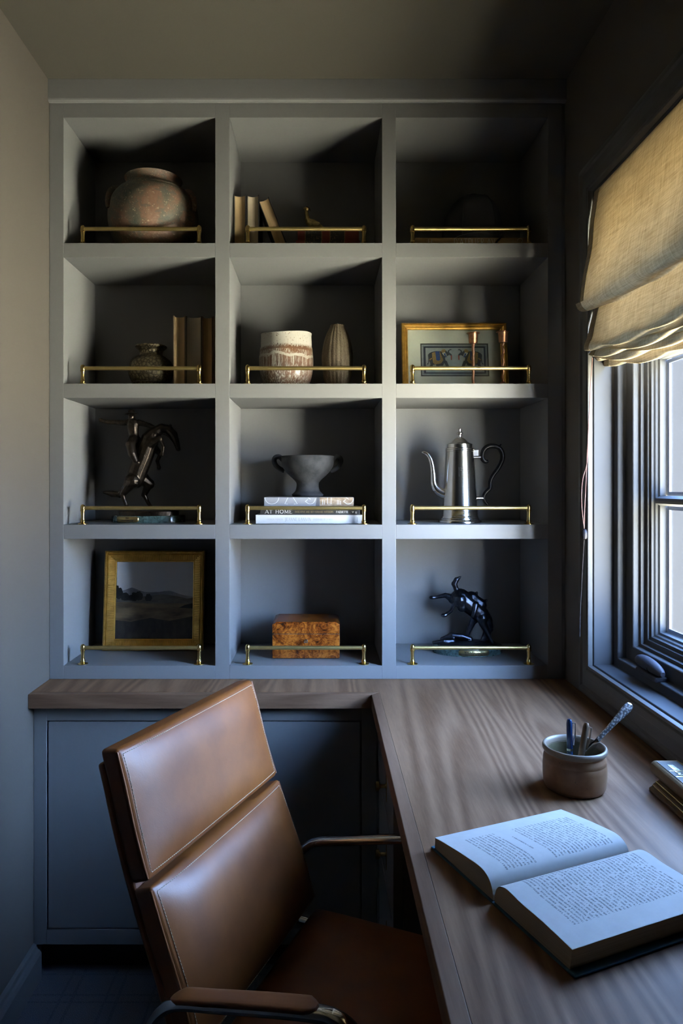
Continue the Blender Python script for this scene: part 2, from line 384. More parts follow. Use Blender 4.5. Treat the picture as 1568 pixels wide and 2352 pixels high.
struct('baseboard_left', bb, m_trim, bevel=.001)
# added outside wall, near-black to dim the window view and screen sky light
ext = MB().box(3.4, 9, 1.0, 14, -1.2, 3.0); struct('wall_added_screen', ext, M('near_black_screen', (.0092, .0091, .0093), 1.0, var=.05, vs=1.5, spec=0))

# ------------------------------------------------------------------ window in the right wall
def yz(prof):   # frame() works in x,z ; the window lies in y,z
    mb = MB().frame(WY0*-1, WY1*-1, WZ0, WZ1, prof); return mb.map(lambda x, y, z: (y, -x, z))
win = bpy.data.objects.new('window_1', None); COL.objects.link(win); win['kind'] = 'structure'; win['label'] = 'grey painted casement window with divided panes in the right wall'
yz([(-.083,.684),(-.083,.667),(-.074,.663),(-.066,.663),(-.062,.668),(-.05,.668),(-.034,.664),(-.03,.660),(-.014,.659),(-.011,.663),(-.007,.659),(-.001,.659),(0,.662),(0,.674)]).build('casing', m_trim, win, smooth=25)
yz([(0,.670),(.004,.672),(.004,.721),(.024,.721),(.026,.723),(.026,.742),(.060,.742),(.062,.744),(.062,.757),(.070,.757),(.070,.767),(.083,.767),(.083,.80)]).build('jamb', m_win, win, bevel=.0012)
yz([(.0835,.800),(.0835,.772),(.091,.772),(.093,.777),(.097,.779),(.099,.784),(.104,.786),(.106,.803),(.106,.812)]).build('sash', m_win, win, bevel=.0008)
def muntin(z):
    a, b = -WY0+.104, -WY1-.104
    return MB().prism_y([(.776, z-.006), (.774, z), (.776, z+.006), (.786, z+.011), (.789, z+.011), (.80, z+.012), (.80, z-.012), (.789, z-.011), (.786, z-.011)], -b, -a)
for zz in (1.267, 1.606): muntin(zz).build('muntin', m_win, win)
gz = [WZ0+.106, 1.255], [1.279, 1.594], [1.618, WZ1-.106]; ym = (WY0+WY1)/2
MB().box(.775, .80, ym-.012, ym+.012, WZ0+.1, WZ1-.1).build('muntin', m_win, win, bevel=.003)
for z0, z1 in gz:
    for ya, yb in ((WY1+.106, ym-.012), (ym+.012, WY0-.106)):
        MB().box(.803, .8065, ya+.0005, yb-.0005, z0+.0005, z1-.0005).build('pane', m_glass, win)
        fr = MB().frame(ya, yb, z0, z1, [(0,.8021),(.009,.8021),(.009,.8024),(.009,.8029)]).map(lambda x, y, z: (y, x, z)); fr.build('spacer', M('spacer_steel', (.28, .33, .42), .4, .6) if not bpy.data.materials.get('spacer_steel') else bpy.data.materials['spacer_steel'], win)
# folding crank handle on the sill
m_crank = M('crank_metal', (.035, .033, .040), .6, 0, var=.1, spec=.15)
c0 = Vector(W(1462, 1512, 1.60)); c1 = Vector(W(1522, 1550, 1.475)); zs = WZ0+.026
hd = MB(); ps = [c0.lerp(c1, i/10) for i in range(11)]
hd.tube([p+Vector((0,0,.004*sin(pi*i/10))) for i, p in enumerate(ps)], [.004,.0105,.0135,.0145,.0148,.0145,.0138,.0128,.0115,.0095,.005], 16)
crk = hd.build('crank_handle', m_crank, win, smooth=40)
MB().tube([p for p in (c0.lerp(c1,.62), c0.lerp(c1,.635))], [.0142,.0142], 16).build('seam_ring', m_dark, crk, smooth=40)
MB().box(min(c0.x,c1.x)-.012, c0.x+.016, c1.y+.01, c0.y-.02, zs-.002, zs+.010).build('crank_base', m_crank, win, bevel=.004, seg=3)

# ------------------------------------------------------------------ roman blind
prof = cr([(.676,2.028),(.670,2.0),(.659,1.942),(.652,1.878),(.638,1.824),(.628,1.765),(.631,1.744),(.645,1.735),(.665,1.741),(.674,1.741),(.670,1.728),(.664,1.70),(.658,1.666),(.650,1.648),(.653,1.640),(.668,1.645),(.673,1.645),(.666,1.636),(.661,1.629),(.665,1.624),(.680,1.631),(.684,1.630),(.678,1.622),(.677,1.616),(.684,1.613),(.695,1.622),(.699,1.622),(.698,1.612),(.700,1.603),(.705,1.604)], 5)
def blind_grid(y0, y1, ny, off=0.0):
    vs, fs = [], []; n = len(prof)
    for j in range(ny+1):
        y = y0+(y1-y0)*j/ny; s = (WY0-y)/(WY0-WY1)
        for i, (x, z) in enumerate(prof):
            k = max(0, (2.03-z)/.43)
            sag = -.034*k*sin(pi*min(1, max(0, s)))**.8
            wob = .006*k*(sin(y*11+z*9)+.5*sin(y*23+1.3+z*5))
            fold = .004*k*sin(y*30+i*.35)
            edge = 1-.25*math.exp(-((s*12)**2)) if z > 1.75 else 1
            vs.append((.672+(x-.672)*edge+wob*(.6 if z > 1.74 else .25)+off*(-1), y, z+sag+fold*(1 if z < 1.75 else .3)))
    for j in range(ny):
        for i in range(n-1): fs.append((j*n+i, j*n+i+1, (j+1)*n+i+1, (j+1)*n+i))
    return MB().add(vs, fs)
bl = thing('roman_blind', (0, 0, 0), 'natural linen roman blind gathered in soft folds over the window', 'blind')
b = blind_grid(WY0-.004, WY1+.006, 70).build('cloth', m_linen, bl, smooth=60); q = b.modifiers.new('thick', 'SOLIDIFY'); q.thickness = .0012; q.offset = 0
b = blind_grid(WY0-.004, WY0-.034, 4, .0016).build('side_hem', m_linen, bl, smooth=60); q = b.modifiers.new('thick', 'SOLIDIFY'); q.thickness = .001; q.offset = 0
MB().box(.684, .71, WY1+.01, WY0-.006, 2.006, 2.028).build('headrail', m_win, bl, bevel=.002)
m_cord = M('rose_cord', (.15, .085, .075), .9, spec=.05); DC = 1.712
cd = [W(px, py, DC) for px, py in ((1360,822),(1356,880),(1352,960),(1350,1000),(1347,1060),(1345,1110),(1342,1170),(1341,1214))]
MB().tube(cr(cd, 5), .0011, 6).build('cord', m_cord, bl, smooth=60)
cd = [W(px, py, DC-.004) for px, py in ((1350,1000),(1348,1060),(1338,1100),(1335,1140),(1337,1180),(1341,1212))]
MB().tube(cr(cd, 5), .0010, 6).build('cord', m_cord, bl, smooth=60)
p = Vector(W(1342, 1227, DC)); kb = MB().lathe([(.002,-.0125),(.0055,-.011),(.007,-.004),(.007,.004),(.0055,.010),(.002,.0125)], 16, tuple(p)).build('cord_bead', M('bead_plastic', (.02,.02,.025), .25, spec=.2), bl, smooth=50)
cd = [W(px, py, DC) for px, py in ((1341,1240),(1338,1290),(1335,1350),(1332,1410),(1331,1462))]
MB().tube(cr(cd, 5), .0010, 6).build('cord_tail', M('dark_cord', (.03,.026,.026), .9, spec=.05), bl, smooth=60)

# ------------------------------------------------------------------ bookcase
COLS = [(X(146), X(494)), (X(527), X(877)), (X(909), X(1258))]
ROWS = [(Z(558), Z(270)), (Z(881), Z(591)), (Z(1205), Z(914)), (Z(1529), Z(1238))]   # floor, ceiling of each row
DEP = .2745; WT = .76                                                            # cubby depth, worktop height
bc = thing('bookcase', (0, 0, WT), 'grey painted built-in bookcase of twelve square cubbies', 'bookcase')
B = lambda *a: MB().box(*a[:4], a[4]-WT, a[5]-WT)
ztop = Z(237)
for a, b_ in ((XL+.0005, COLS[0][0]), (COLS[2][1], X(1290))): B(a, b_, 0, DEP, WT+.0005, ztop).build('side_stile', m_paint, bc, bevel=.0008)
for a, b_ in ((COLS[0][1], COLS[1][0]), (COLS[1][1], COLS[2][0])): B(a, b_, 0, DEP, WT+.0005, ztop).build('divider', m_paint, bc, bevel=.0008)
edges = [(ROWS[0][1], ztop)]+[(ROWS[i+1][1], ROWS[i][0]) for i in range(3)]+[(WT+.0005, ROWS[3][0])]
for i, (z0, z1) in enumerate(edges):
    for a, b_ in COLS:
        if i == 0:
            mb = B(a, b_, 0, .055, z0, z1); mb.box(a, b_, .055, DEP, z0+.0015-WT, z1-WT); mb.build('top_rail', m_paint, bc, bevel=.0006)
        else: B(a, b_, 0, DEP, z0, z1).build('shelf', m_paint, bc, bevel=.0008)
B(XL+.0005, X(1290), DEP, DEP+.012, WT+.0005, ztop).build('back_panel', m_paint, bc)
B(X(1290), XR-.0005, .003, .02, WT+.0005, ztop).build('scribe_strip', m_paint, bc)
fa = MB().add([], [])
pr = [(0, ztop-WT), (-.006, ztop-WT), (-.011, ztop+.004-WT), (-.012, ztop+.008-WT), (-.012, ZC-.0005-WT), (.02, ZC-.0005-WT), (.02, ztop-WT)]
n = len(pr); fa.add([(XL+.0005, y, z) for y, z in pr]+[(XR-.0005, y, z) for y, z in pr], [tuple(range(n)), tuple(range(n, 2*n))]+[(i, (i+1)%n, n+(i+1)%n, n+i) for i in range(n)])
fa.build('crown_fascia', m_paint, bc)

# ------------------------------------------------------------------ worktop (L shaped) and cabinets below
YC, XD_, WB, YE = -.142, .130, .7225, -2.25
wt = thing('worktop', (0, 0, WB), 'L-shaped walnut worktop running under the bookcase and along the window', 'worktop')
H = WT-WB
MB().prism([(XL+.0005, YC+.022), (XD_+.022, YC+.022), (XD_+.022, YE), (XR-.0005, YE), (XR-.0005, YB-.001), (XL+.0005, YB-.001)], 0, H).build('veneered_top', m_walnut, wt)
MB().prism([(XL+.0005, YC), (XD_, YC), (XD_+.0217, YC+.0217), (XL+.0005, YC+.0217)], 0, H).build('edge_band', m_walx, wt, bevel=.0012)
MB().prism([(XD_, YC), (XD_, YE), (XD_+.0217, YE), (XD_+.0217, YC+.0217)], 0, H).build('edge_band', m_waly, wt, bevel=.0012)
MB().box(XD_+.03, XR-.001, YE+.02, YE+.045, -WB, 0).build('end_panel', m_paint, wt)
YK, XP = -.107, .1475
bcab = thing('base_cabinet', (0, 0, 0), 'dark grey base cabinet with a wide inset door below the left worktop', 'cabinet')
zb, zt = .087, WB-.0005
def cb(name, *a, m=m_paint, bevel=.0008, par=bcab): return MB().box(*a).build(name, m, par, bevel=bevel)
cb('stile', XL+.0005, -.727, YK, YK+.02, zb, zt); cb('stile', .106, XP-.0005, YK, YK+.02, zb, zt)
cb('rail', -.727, .106, YK, YK+.02, .680, zt); cb('rail', -.727, .106, YK, YK+.02, zb, .127)
cb('door', -.7235, .1025, YK+.0008, YK+.0205, .1305, .6765, bevel=.0012)
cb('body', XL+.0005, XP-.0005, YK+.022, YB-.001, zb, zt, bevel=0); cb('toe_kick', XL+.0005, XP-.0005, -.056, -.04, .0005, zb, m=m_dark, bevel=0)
ped = thing('drawer_pedestal', (0, 0, 0), 'dark grey three-drawer pedestal with brass knobs under the desk', 'cabinet')
YP = -.52
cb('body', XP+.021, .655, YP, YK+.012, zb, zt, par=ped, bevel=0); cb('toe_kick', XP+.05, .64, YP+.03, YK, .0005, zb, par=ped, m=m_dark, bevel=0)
cb('stile', XP, XP+.02, YP, YP+.035, zb, zt, par=ped); cb('stile', XP, XP+.02, YK-.045, YK-.0005, zb, zt, par=ped)
for z0, z1 in ((.695, zt), (.535, .545), (.375, .385), (zb, .11)): cb('rail', XP, XP+.02, YP+.035, YK-.045, z0, z1, par=ped)
for z0, z1, zk in ((.548, .692, .618), (.388, .532, .463), (.113, .372, .276)):
    d = cb('drawer', XP+.001, XP+.0205, YP+.038, YK-.048, z0, z1, par=ped, bevel=.001); yk = -.365
    k = MB().lathe([(.006,.0),(.006,.002),(.0042,.004),(.0042,.014),(.008,.017),(.0105,.018),(.0105,.0245),(.008,.026),(0,.0262)], 20).map(lambda x, y, z: (XP+.001-z, yk+y, zk+x)); k.build('knob', m_brass, d, smooth=40)
    MB().add([(XP-.0006, yk, zk+.036), (XP-.0006, yk+.006, zk), (XP-.0006, yk, zk-.036), (XP-.0006, yk-.006, zk), (XP+.001, yk, zk+.036), (XP+.001, yk+.006, zk), (XP+.001, yk, zk-.036), (XP+.001, yk-.006, zk)],
             [(0,1,2,3), (0,4,5,1), (1,5,6,2), (2,6,7,3), (3,7,4,0)]).build('pointed_backplate', m_brass, d)

# ------------------------------------------------------------------ brass gallery rails, one per cubby
RX = [(XD(190,1.969), XD(457,1.969)), (XD(568,1.969), XD(836,1.969)), (XD(947,1.969), XD(1214,1.969))]
def rail(loc, label, w):
    t = thing('gallery_rail', loc, label, 'rail', group='brass gallery rails on the bookcase shelves')
    for s in (-w/2, w/2):
        MB().lathe([(0,0),(.0145,0),(.0145,.0012),(.010,.0026),(.0066,.0035),(.0068,.006),(.0074,.0065),(.0074,.009),(.0062,.010),(.0056,.013),(.0051,.020),(.0050,.027),(.0056,.034),(.0060,.0365),(.0072,.0372),(.0072,.0390),(.0064,.0396),(.0068,.042),(.0070,.046),(.0066,.050),(.0050,.0535),(.0026,.0555),(0,.056)], 24, (s,0,0)).build('post', m_brass, t, smooth=50)
    MB().tube([(-w/2+.005,0,.0455), (w/2-.005,0,.0455)], .0055, 18).build('bar', m_brassb, t, smooth=50)
    return t
RL = [['brass gallery rail in front of the big round clay pot', 'brass gallery rail in front of the bird figurine and leaning books', 'brass gallery rail in front of the black riding helmet'],
      ['brass gallery rail in front of the engraved pot and tan books', 'brass gallery rail in front of the drip-glazed vessel and ribbed vase', 'brass gallery rail in front of the elephant picture and candlesticks'],
      ['brass gallery rail in front of the bronze rider on a rearing horse', 'brass gallery rail in front of the three stacked books and bowl', 'brass gallery rail in front of the silver coffee pot'],
      ['brass gallery rail in front of the gold-framed landscape', 'brass gallery rail in front of the burl wood box', 'brass gallery rail in front of the bronze bucking horse']]
proto = None
for r in range(4):
    for c in range(3):
        loc = ((RX[c][0]+RX[c][1])/2, .0185, ROWS[r][0]+.0005)
        if proto is None: proto = rail(loc, RL[0][0], RX[0][1]-RX[0][0])
        else: dup(proto, loc, RL[r][c])

# ------------------------------------------------------------------ shelf things
S = [r[0]+.0006 for r in ROWS]
# --- row 1 : clay pot
def pot_mat():
    t = NT('weathered_clay'); v = t.mapping(); a = t.noise(v, 7, 6, .7, .4); b_ = t.noise(v, 150, 4, .7); d = t.noise(t.mapping(scale=(1,1,2.2)), 22, 4)
    c = t.ramp(a, [(.36, (.052, .064, .052)), (.46, (.115, .10, .072)), (.55, (.20, .108, .07)), (.66, (.23, .155, .108))])
    c = t.mix(t.math('MULTIPLY', t.math('GREATER_THAN', b_, .62), .6), c, (.50, .40, .27)); c = t.mix(t.math('MULTIPLY', t.math('LESS_THAN', d, .4), .45), c, (.07, .09, .08))
    t.pbr(c, .55, 0, t.bump(b_, .6, .002), spec=.4); return t.m
m_clay = pot_mat()
t = thing('clay_pot', (XD(352, 2.088), .1412, S[0]), 'large round weathered clay pot with a banded collar in the top left cubby', 'pot')
pf = cr([(.072,0),(.095,.012),(.115,.045),(.130,.09),(.1325,.125),(.128,.158),(.118,.178),(.108,.190),(.104,.192),(.103,.196),(.097,.198),(.095,.202),(.087,.207),(.080,.212),(.079,.222),(.082,.232),(.085,.236)], 3)
pf = [(0,0)]+pf+[(.081,.237),(.076,.230),(.074,.212),(.085,.19),(.10,.15),(.10,.06),(0,.02)]
MB().lathe(pf, 64).build('vessel', m_clay, t, smooth=60)
for s in (-1, 1):
    sa = -.3 if s > 0 else pi+.55; ca, sn = cos(sa), sin(sa)
    MB().tube(cr([(ca*.106,sn*.106,.186),(ca*.119,sn*.119,.184),(ca*.130,sn*.130,.168),(ca*.134,sn*.134,.146),(ca*.131,sn*.131,.128)], 4), [.0055]*17, 8, flat=1.8).build('lug_handle', m_clay, t, smooth=60)
# --- book builders
def std_book(loc, w, h, d, cover, pgs, label, ry=0, group=None, sq=.003):
    """upright book, fore-edge towards the room; origin bottom front centre"""
    t = thing('book', loc, label, 'book', group=group); t.rotation_euler = (0, ry, 0)
    cv = MB(); b_ = .0028
    cv.box(-w/2, -w/2+b_, 0, d, 0, h); cv.box(w/2-b_, w/2, 0, d, 0, h)
    cv.build('cover_board', cover, t, bevel=.0008)
    sp_ = MB(); n = 8; arcp = [(-w/2+w*i/n, d+.006*sin(pi*i/n)) for i in range(n+1)]
    sp_.prism(arcp+[(w/2, d-.002), (-w/2, d-.002)], 0, h); sp_.build('spine', cover, t, smooth=40)
    pg = MB(); n = 10; x0, x1 = -w/2+b_+.0003, w/2-b_-.0003
    f = [(x0+(x1-x0)*i/n, .003+.006*sin(pi*i/n)) for i in range(n+1)]
    pg.prism(f+[(x1, d-.003), (x0, d-.003)], sq, h-sq-.001); pg.build('page_block', pgs, t, smooth=30)
    return t
m_cvblk = M('black_cloth', (.020,.018,.018), .6, bump=.2, bs=900); m_cvgr = M('olive_cloth', (.10,.085,.05), .7, bump=.2, bs=900); m_cvtan = M('tan_cloth', (.30,.21,.12), .7, bump=.2, bs=900); m_cvbr = M('brown_cloth', (.13,.07,.035), .65, bump=.2, bs=900)
DB = 2.024; yb_ = DB-D0; G1 = 'old books with their page edges out in the top middle cubby'
for a, b_, top, pg, lb in ((536.2, 564.5, 446, m_pgA, 'thick upright book with tan page edges beside the left side of the top middle cubby'), (566, 594.5, 447, m_pgB, 'upright black-covered book with cream page edges between two tan books')):
    w = (b_-a)*DB/F; std_book((max(XD((a+b_)/2, DB), COLS[1][0]+w/2+.0008), yb_, S[0]), w, ZD(top, DB)-S[0], .13, m_cvblk, pg, lb, group=G1)
bk = std_book((XD(650.5, DB)-.0015, yb_, S[0]+.0065), .0335, .158, .13, m_cvblk, m_pgA, 'black-covered book leaning against the two upright books in the top middle cubby', ry=-radians(21), group=G1)
# --- two red decorated books lying flat and the bird
def ornate(name, w, h):
    t = NT(name); s = t.n('ShaderNodeSeparateXYZ'); t.L(t.tc.outputs['Object'], s.inputs[0]); x = t.math('DIVIDE', s.outputs[0], w)
    def band(c, hw): return t.math('LESS_THAN', t.math('ABSOLUTE', t.math('SUBTRACT', x, c)), hw)
    d1 = t.math('MAXIMUM', band(-.24, .13), band(.15, .115)); c = t.mix(d1, (.19, .028, .022), (.030, .026, .024))
    gl = t.math('MAXIMUM', t.math('MAXIMUM', band(-.375, .006), band(-.105, .006)), t.math('MAXIMUM', band(.03, .006), band(.27, .006)))
    gl = t.math('MAXIMUM', gl, t.math('MULTIPLY', d1, t.math('GREATER_THAN', t.noise(t.mapping(), 260, 2), .63)))
    c = t.mix(t.math('MULTIPLY', gl, .7), c, (.33, .23, .10)); c = t.mix(t.math('MULTIPLY', t.noise(t.mapping(), 80, 4), .4), c, (.03, .02, .02)); t.pbr(c, .5, 0, spec=.4); return t.m
m_orn = ornate('ornate_red_binding', .178, .03)
def flat_book(loc, w, d, h, cover, pgs, label, group=None, rz=0):
    t = thing('book', loc, label, 'book', rz, group); b_ = .0028
    cv = MB(); cv.box(-w/2, w/2, .003, d, 0, b_); cv.box(-w/2, w/2, .003, d, h-b_, h); cv.build('cover_board', cover, t, bevel=.0008)
    n = 8; pf_ = [(.004-.004*sin(pi*i/n), h*i/n) for i in range(n+1)]
    sp_ = MB(); vs = [(-w/2, y, z) for y, z in pf_]+[(w/2, y, z) for y, z in pf_]; k = n+1
    vs += [(-w/2, .006, z) for y, z in pf_]+[(w/2, .006, z) for y, z in pf_]
    fs = [(i, i+1, k+i+1, k+i) for i in range(n)]+[(2*k+i, 3*k+i, 3*k+i+1, 2*k+i+1) for i in range(n)]+[(i, 2*k+i, 2*k+i+1, i+1) for i in range(n)]+[(k+i, k+i+1, 3*k+i+1, 3*k+i) for i in range(n)]
    sp_.add(vs, fs); sp = sp_.build('spine', cover, t, smooth=40)
    MB().box(-w/2+.003, w/2-.003, .007, d-.003, b_, h-b_).build('page_block', pgs, t); return t
m_pgz = pages('page_edges_flat', (.55, .44, .30), 'z', 900)
cxr = XD(753.5, 2.03)
flat_book((cxr-.001, .072, S[0]), .186, .13, .0335, m_orn, m_pgz, 'lower of two ornate red leather books lying flat under the bird', 'ornate red books lying flat')
flat_book((cxr, .074, S[0]+.0338), .178, .125, .0315, m_orn, m_pgz, 'upper of two ornate red leather books, directly under the gilt bird', 'ornate red books lying flat')
m_gilt = M('gilt_bird_metal', (.52, .38, .15), .42, .9, var=.3, vs=120, bump=.5, bs=260)
zb0 = S[0]+.0655; DBi = 2.085; kx = DBi/F
t = thing('bird_figurine', (XD(722, DBi), DBi-D0, zb0), 'small gilt pheasant figurine standing on the ornate red books', 'figurine')
def bp(px, py, y=0): return ((px-722)*kx, y, (543.6-py)*kx)
b = MB(); b.limb([bp(703,486), bp(704.5,496), bp(706,504), bp(710,512)], [.0048,.0056,.0075,.0105]); b.limb([bp(710,511), bp(718,515), bp(727,519), bp(735,523)], [.0110,.0135,.0120,.0085])
b.limb([bp(735,523), bp(748,528), bp(765,534), bp(785,540)], [.0075,.0045,.0032,.0018]); b.ball(bp(703.5,480.5), .0072, 1, .8, .95); b.tube([bp(700,480), bp(695,479.5)], [.0030,.0004], 8)
sculpt(b.build('body', m_gilt, t), .0011, 4)
MB().tube(cr([bp(703,477,-.005), bp(709,480,-.006), bp(712,487,-.006)], 4), .0012, 6).build('head_crest', m_brass, t, smooth=60)
for s in (-1, 1): MB().limb([bp(716,520,s*.006), bp(717,542,s*.006), bp(711,543,s*.007)], [.0022,.0016,.0012]).build('leg', m_gilt, t, smooth=60)
t2 = MB().ball(bp(724,516.5,-.0095), .0105, 1.35, .42, .62); t2.build('wing', m_gilt, t, smooth=60)
# --- tan book and riding helmet
m_tan = M('tan_book_cloth', (.30, .20, .10), .7, var=.1)
hb = flat_book((XD(1083, 1.995), .040, S[0]), .324, .205, .0295, m_tan, m_pgz, 'wide tan book lying flat under the riding helmet')
spn = [c for c in hb.children if c.name.startswith('spine')][0]
tx = MB(); text(tx, 'H', -.127, .007, .018, -.0004, thick=.06, thin=.04, serif=False); tx.build('cover_letter', m_white, spn, fixn=False)
tx = MB(); text(tx, "D'ATELIER AV", -.052, .007, .0185, -.0004, width=.118, thick=.06, thin=.04, serif=False); o = tx.build('cover_lettering', m_white, spn, fixn=False); o['kind'] = 'stuff'
tx = MB(); strip(tx, arc(.137, .020, .007, .006, 200, -60), .0009, -.0004); tx.build('cover_flourish', m_white, spn, fixn=False)
m_vel = M('black_velvet', (.0085, .0078, .010), .9, var=.25, vs=300, bump=.4, bs=1500, sheen=.12)
t = thing('riding_helmet', (XD(1083.5, 2.11), .150, S[0]+.0298), 'black velvet riding helmet with a button top on the tan book', 'helmet')
RXh, RYh, HH = .0895, .103, .156
dome = [(1.02,.0),(1.02,.012),(1.0,.035),(.975,.062),(.93,.085),(.85,.110),(.74,.129),(.58,.144),(.38,.152),(.18,.1555),(0,.1565)]
MB().lathe([(.98,-.0)]+dome, 56, sx=RXh, sy=RYh).build('shell', m_vel, t, smooth=60)
MB().lathe([(0,.154),(.0205,.1545),(.0215,.159),(.019,.163),(.011,.166),(0,.167)], 28).build('top_button', m_vel, t, smooth=60)
m_pip = M('helmet_piping', (.045, .040, .042), .6)
for a in (-58, -122, 15, 165, 60, 120):
    pts = [(cos(radians(a))*RXh*r*1.012, sin(radians(a))*RYh*r*1.012, z+.0006) for r, z in dome[1:-1]]
    MB().tube(cr(pts, 3), .0011, 6).build('seam_piping', m_pip, t, smooth=60)
br = MB(); vs = []; n = 24
for i in range(n+1):
    a = radians(-160+140*i/n); ex = .018*sin(pi*i/n); zz = .013*sin(pi*i/n)
    for rr, dz in ((.99, .010), (1.02, .0045+.0)): vs.append((cos(a)*(RXh*rr+ex*(rr>1)), sin(a)*(RYh*rr+ex*(rr>1)*.6), dz+zz*(rr<1)*.4+zz*.3))
br.add(vs, [(2*i, 2*i+1, 2*i+3, 2*i+2) for i in range(n)]); o = br.build('brim', m_vel, t, smooth=60); q = o.modifiers.new('thick', 'SOLIDIFY'); q.thickness = .003
MB().tube(cr([(.066,-.085,.010),(.060,-.1075,.006),(.052,-.1125,-.006),(.046,-.1125,-.012),(.038,-.1125,-.026)], 4), .0026, 6, flat=1.4).build('chin_ribbon', m_vel, t, smooth=60)

# --- row 2 : engraved pot and books
def engraved():
    t = NT('engraved_bronze'); v = t.mapping(); w = t.n('ShaderNodeTexVoronoi', feature='DISTANCE_TO_EDGE'); t.L(v, w.inputs[0]); w.inputs['Scale'].default_value = 95
    n = t.noise(v, 180, 4, .6, 1.5); f = t.math('ADD', t.math('MULTIPLY', w.outputs[0], 1.5), t.math('MULTIPLY', n, .5))
    t.pbr(t.ramp(f, [(.2, (.035,.028,.018)), (.6, (.19,.155,.095))]), .4, .7, t.bump(f, .8, .002)); return t.m
m_eng = engraved()
DP = 2.10; t = thing('engraved_pot', (XD(347, DP), .148, S[1]), 'small engraved bronze pot with a flared rim beside the tan books', 'pot')
MB().lathe([(0,0),(.036,0)]+cr([(.040,.002),(.052,.016),(.062,.036),(.0665,.056),(.0655,.072),(.058,.088),(.046,.0985)], 4)+[(.040,.101),(.0345,.104),(.0335,.112),(.036,.120),(.043,.126),(.0465,.129),(.047,.132),(.0455,.134),(.042,.131),(.032,.122),(.030,.110)], 48).build('vessel', m_eng, t, smooth=55)
for z, r in ((.010,.0475),(.022,.0562),(.1005,.0425)): MB().lathe([(r-.002,z-.0016),(r+.0009,z),(r-.002,z+.0016)], 48).build('raised_ring', m_eng, t, smooth=70)
DB2 = 2.032; y2 = DB2-D0; G2 = 'tall books with their page edges out beside the engraved pot'
for a, b_, top, cv, pg, lb in ((397.5, 425, 724.5, m_cvtan, m_pgA, 'tall book with light brown page edges next to the engraved pot'), (426, 462.5, 725.5, m_cvgr, m_pgB, 'thickest of the tall books, with pale cream page edges'),
                               (463.5, 488, 726.5, m_cvbr, m_pgC, 'tall book with dark golden-brown page edges beside the pale one'), (489, 502.8, 726, m_cvbr, m_pgC, 'thin dark brown book half hidden by the divider at the end of the row')):
    w = (b_-a)*DB2/F; std_book((XD((a+b_)/2, DB2), y2, S[1]), w, ZD(top, DB2)-S[1], .15, cv, pg, lb, group=G2)
# --- drip glazed vessel
def drip():
    t = NT('drip_glaze'); s = t.n('ShaderNodeSeparateXYZ'); t.L(t.tc.outputs['Object'], s.inputs[0]); z = s.outputs[2]
    st = t.noise(t.mapping(scale=(420, 420, 9)), 1, 5, .72); sp_ = t.noise(t.mapping(), 190, 3, .6); lo = t.noise(t.mapping(scale=(1,1,.6)), 14, 3)
    brown = t.ramp(lo, [(.35, (.048,.023,.012)), (.65, (.15,.065,.027))]); white = (.46,.44,.375)
    top = t.math('GREATER_THAN', t.math('ADD', z, t.math('MULTIPLY', t.math('SUBTRACT', st, .5), .05)), .118)
    band = t.math('LESS_THAN', t.math('ABSOLUTE', t.math('SUBTRACT', t.math('ADD', z, t.math('MULTIPLY', t.math('SUBTRACT', lo, .5), .05)), .094)), .0042)
    f = t.math('MAXIMUM', t.math('MAXIMUM', top, band), t.math('MULTIPLY', t.math('GREATER_THAN', st, .53), t.math('LESS_THAN', z, .108)))
    f = t.math('MULTIPLY', f, t.math('GREATER_THAN', sp_, .36)); c = t.mix(t.math('MULTIPLY', f, .72), brown, white)
    t.pbr(c, .33, 0, t.bump(st, .7, .003), coat=.25); return t.m
DV = 2.065; t = thing('ceramic_vessel', (XD(656.5, DV), .122, S[1]), 'wide ceramic vessel with white drip glaze over brown', 'vessel')
def wob(x, y, z, a):
    k = 1+.02*cos(4*a+.5)*(z/.16)+.012*cos(3*a+1); dz = .004*cos(2*a+.6)*(z/.16)**3
    return (x*k, y*k, z+dz)
pf = cr([(.056,0),(.064,.006),(.0735,.03),(.079,.06),(.080,.085),(.078,.105),(.0765,.118),(.0745,.124),(.0745,.134),(.0735,.152),(.0745,.160)], 4)
MB().lathe([(0,0)]+pf+[(.0715,.1615),(.069,.155),(.070,.12),(.07,.04),(0,.012)], 72, fn=wob).build('vessel', drip(), t, smooth=60)
def ribbed():
    t = NT('ribbed_stoneware'); v = t.mapping(); n = t.noise(t.mapping(scale=(40,40,4)), 1, 4); p_ = t.noise(v, 260, 3)
    t.pbr(t.mix(t.math('MULTIPLY', t.math('GREATER_THAN', p_, .58), .6), t.ramp(n, [(.3, (.075,.050,.027)), (.68, (.20,.155,.098))]), (.09,.06,.035)), .7, 0, t.bump(p_, .8, .002)); return t.m
DV = 2.085; t = thing('ribbed_vase', (XD(774.5, DV), .136, S[1]), 'tall ovoid stoneware vase with fine vertical ribs', 'vase')
pf = cr([(.031,0),(.035,.01),(.041,.045),(.0452,.085),(.0450,.105),(.041,.135),(.033,.163),(.0235,.184),(.0205,.190),(.0205,.1935)], 5)
MB().lathe([(0,0)]+pf+[(.0185,.194),(.017,.186),(.02,.17),(0,.10)], 120, fn=lambda x, y, z, a: (x*(1+.04*abs(sin(a*11))), y*(1+.04*abs(sin(a*11))), z)).build('vessel', ribbed(), t, smooth=60)

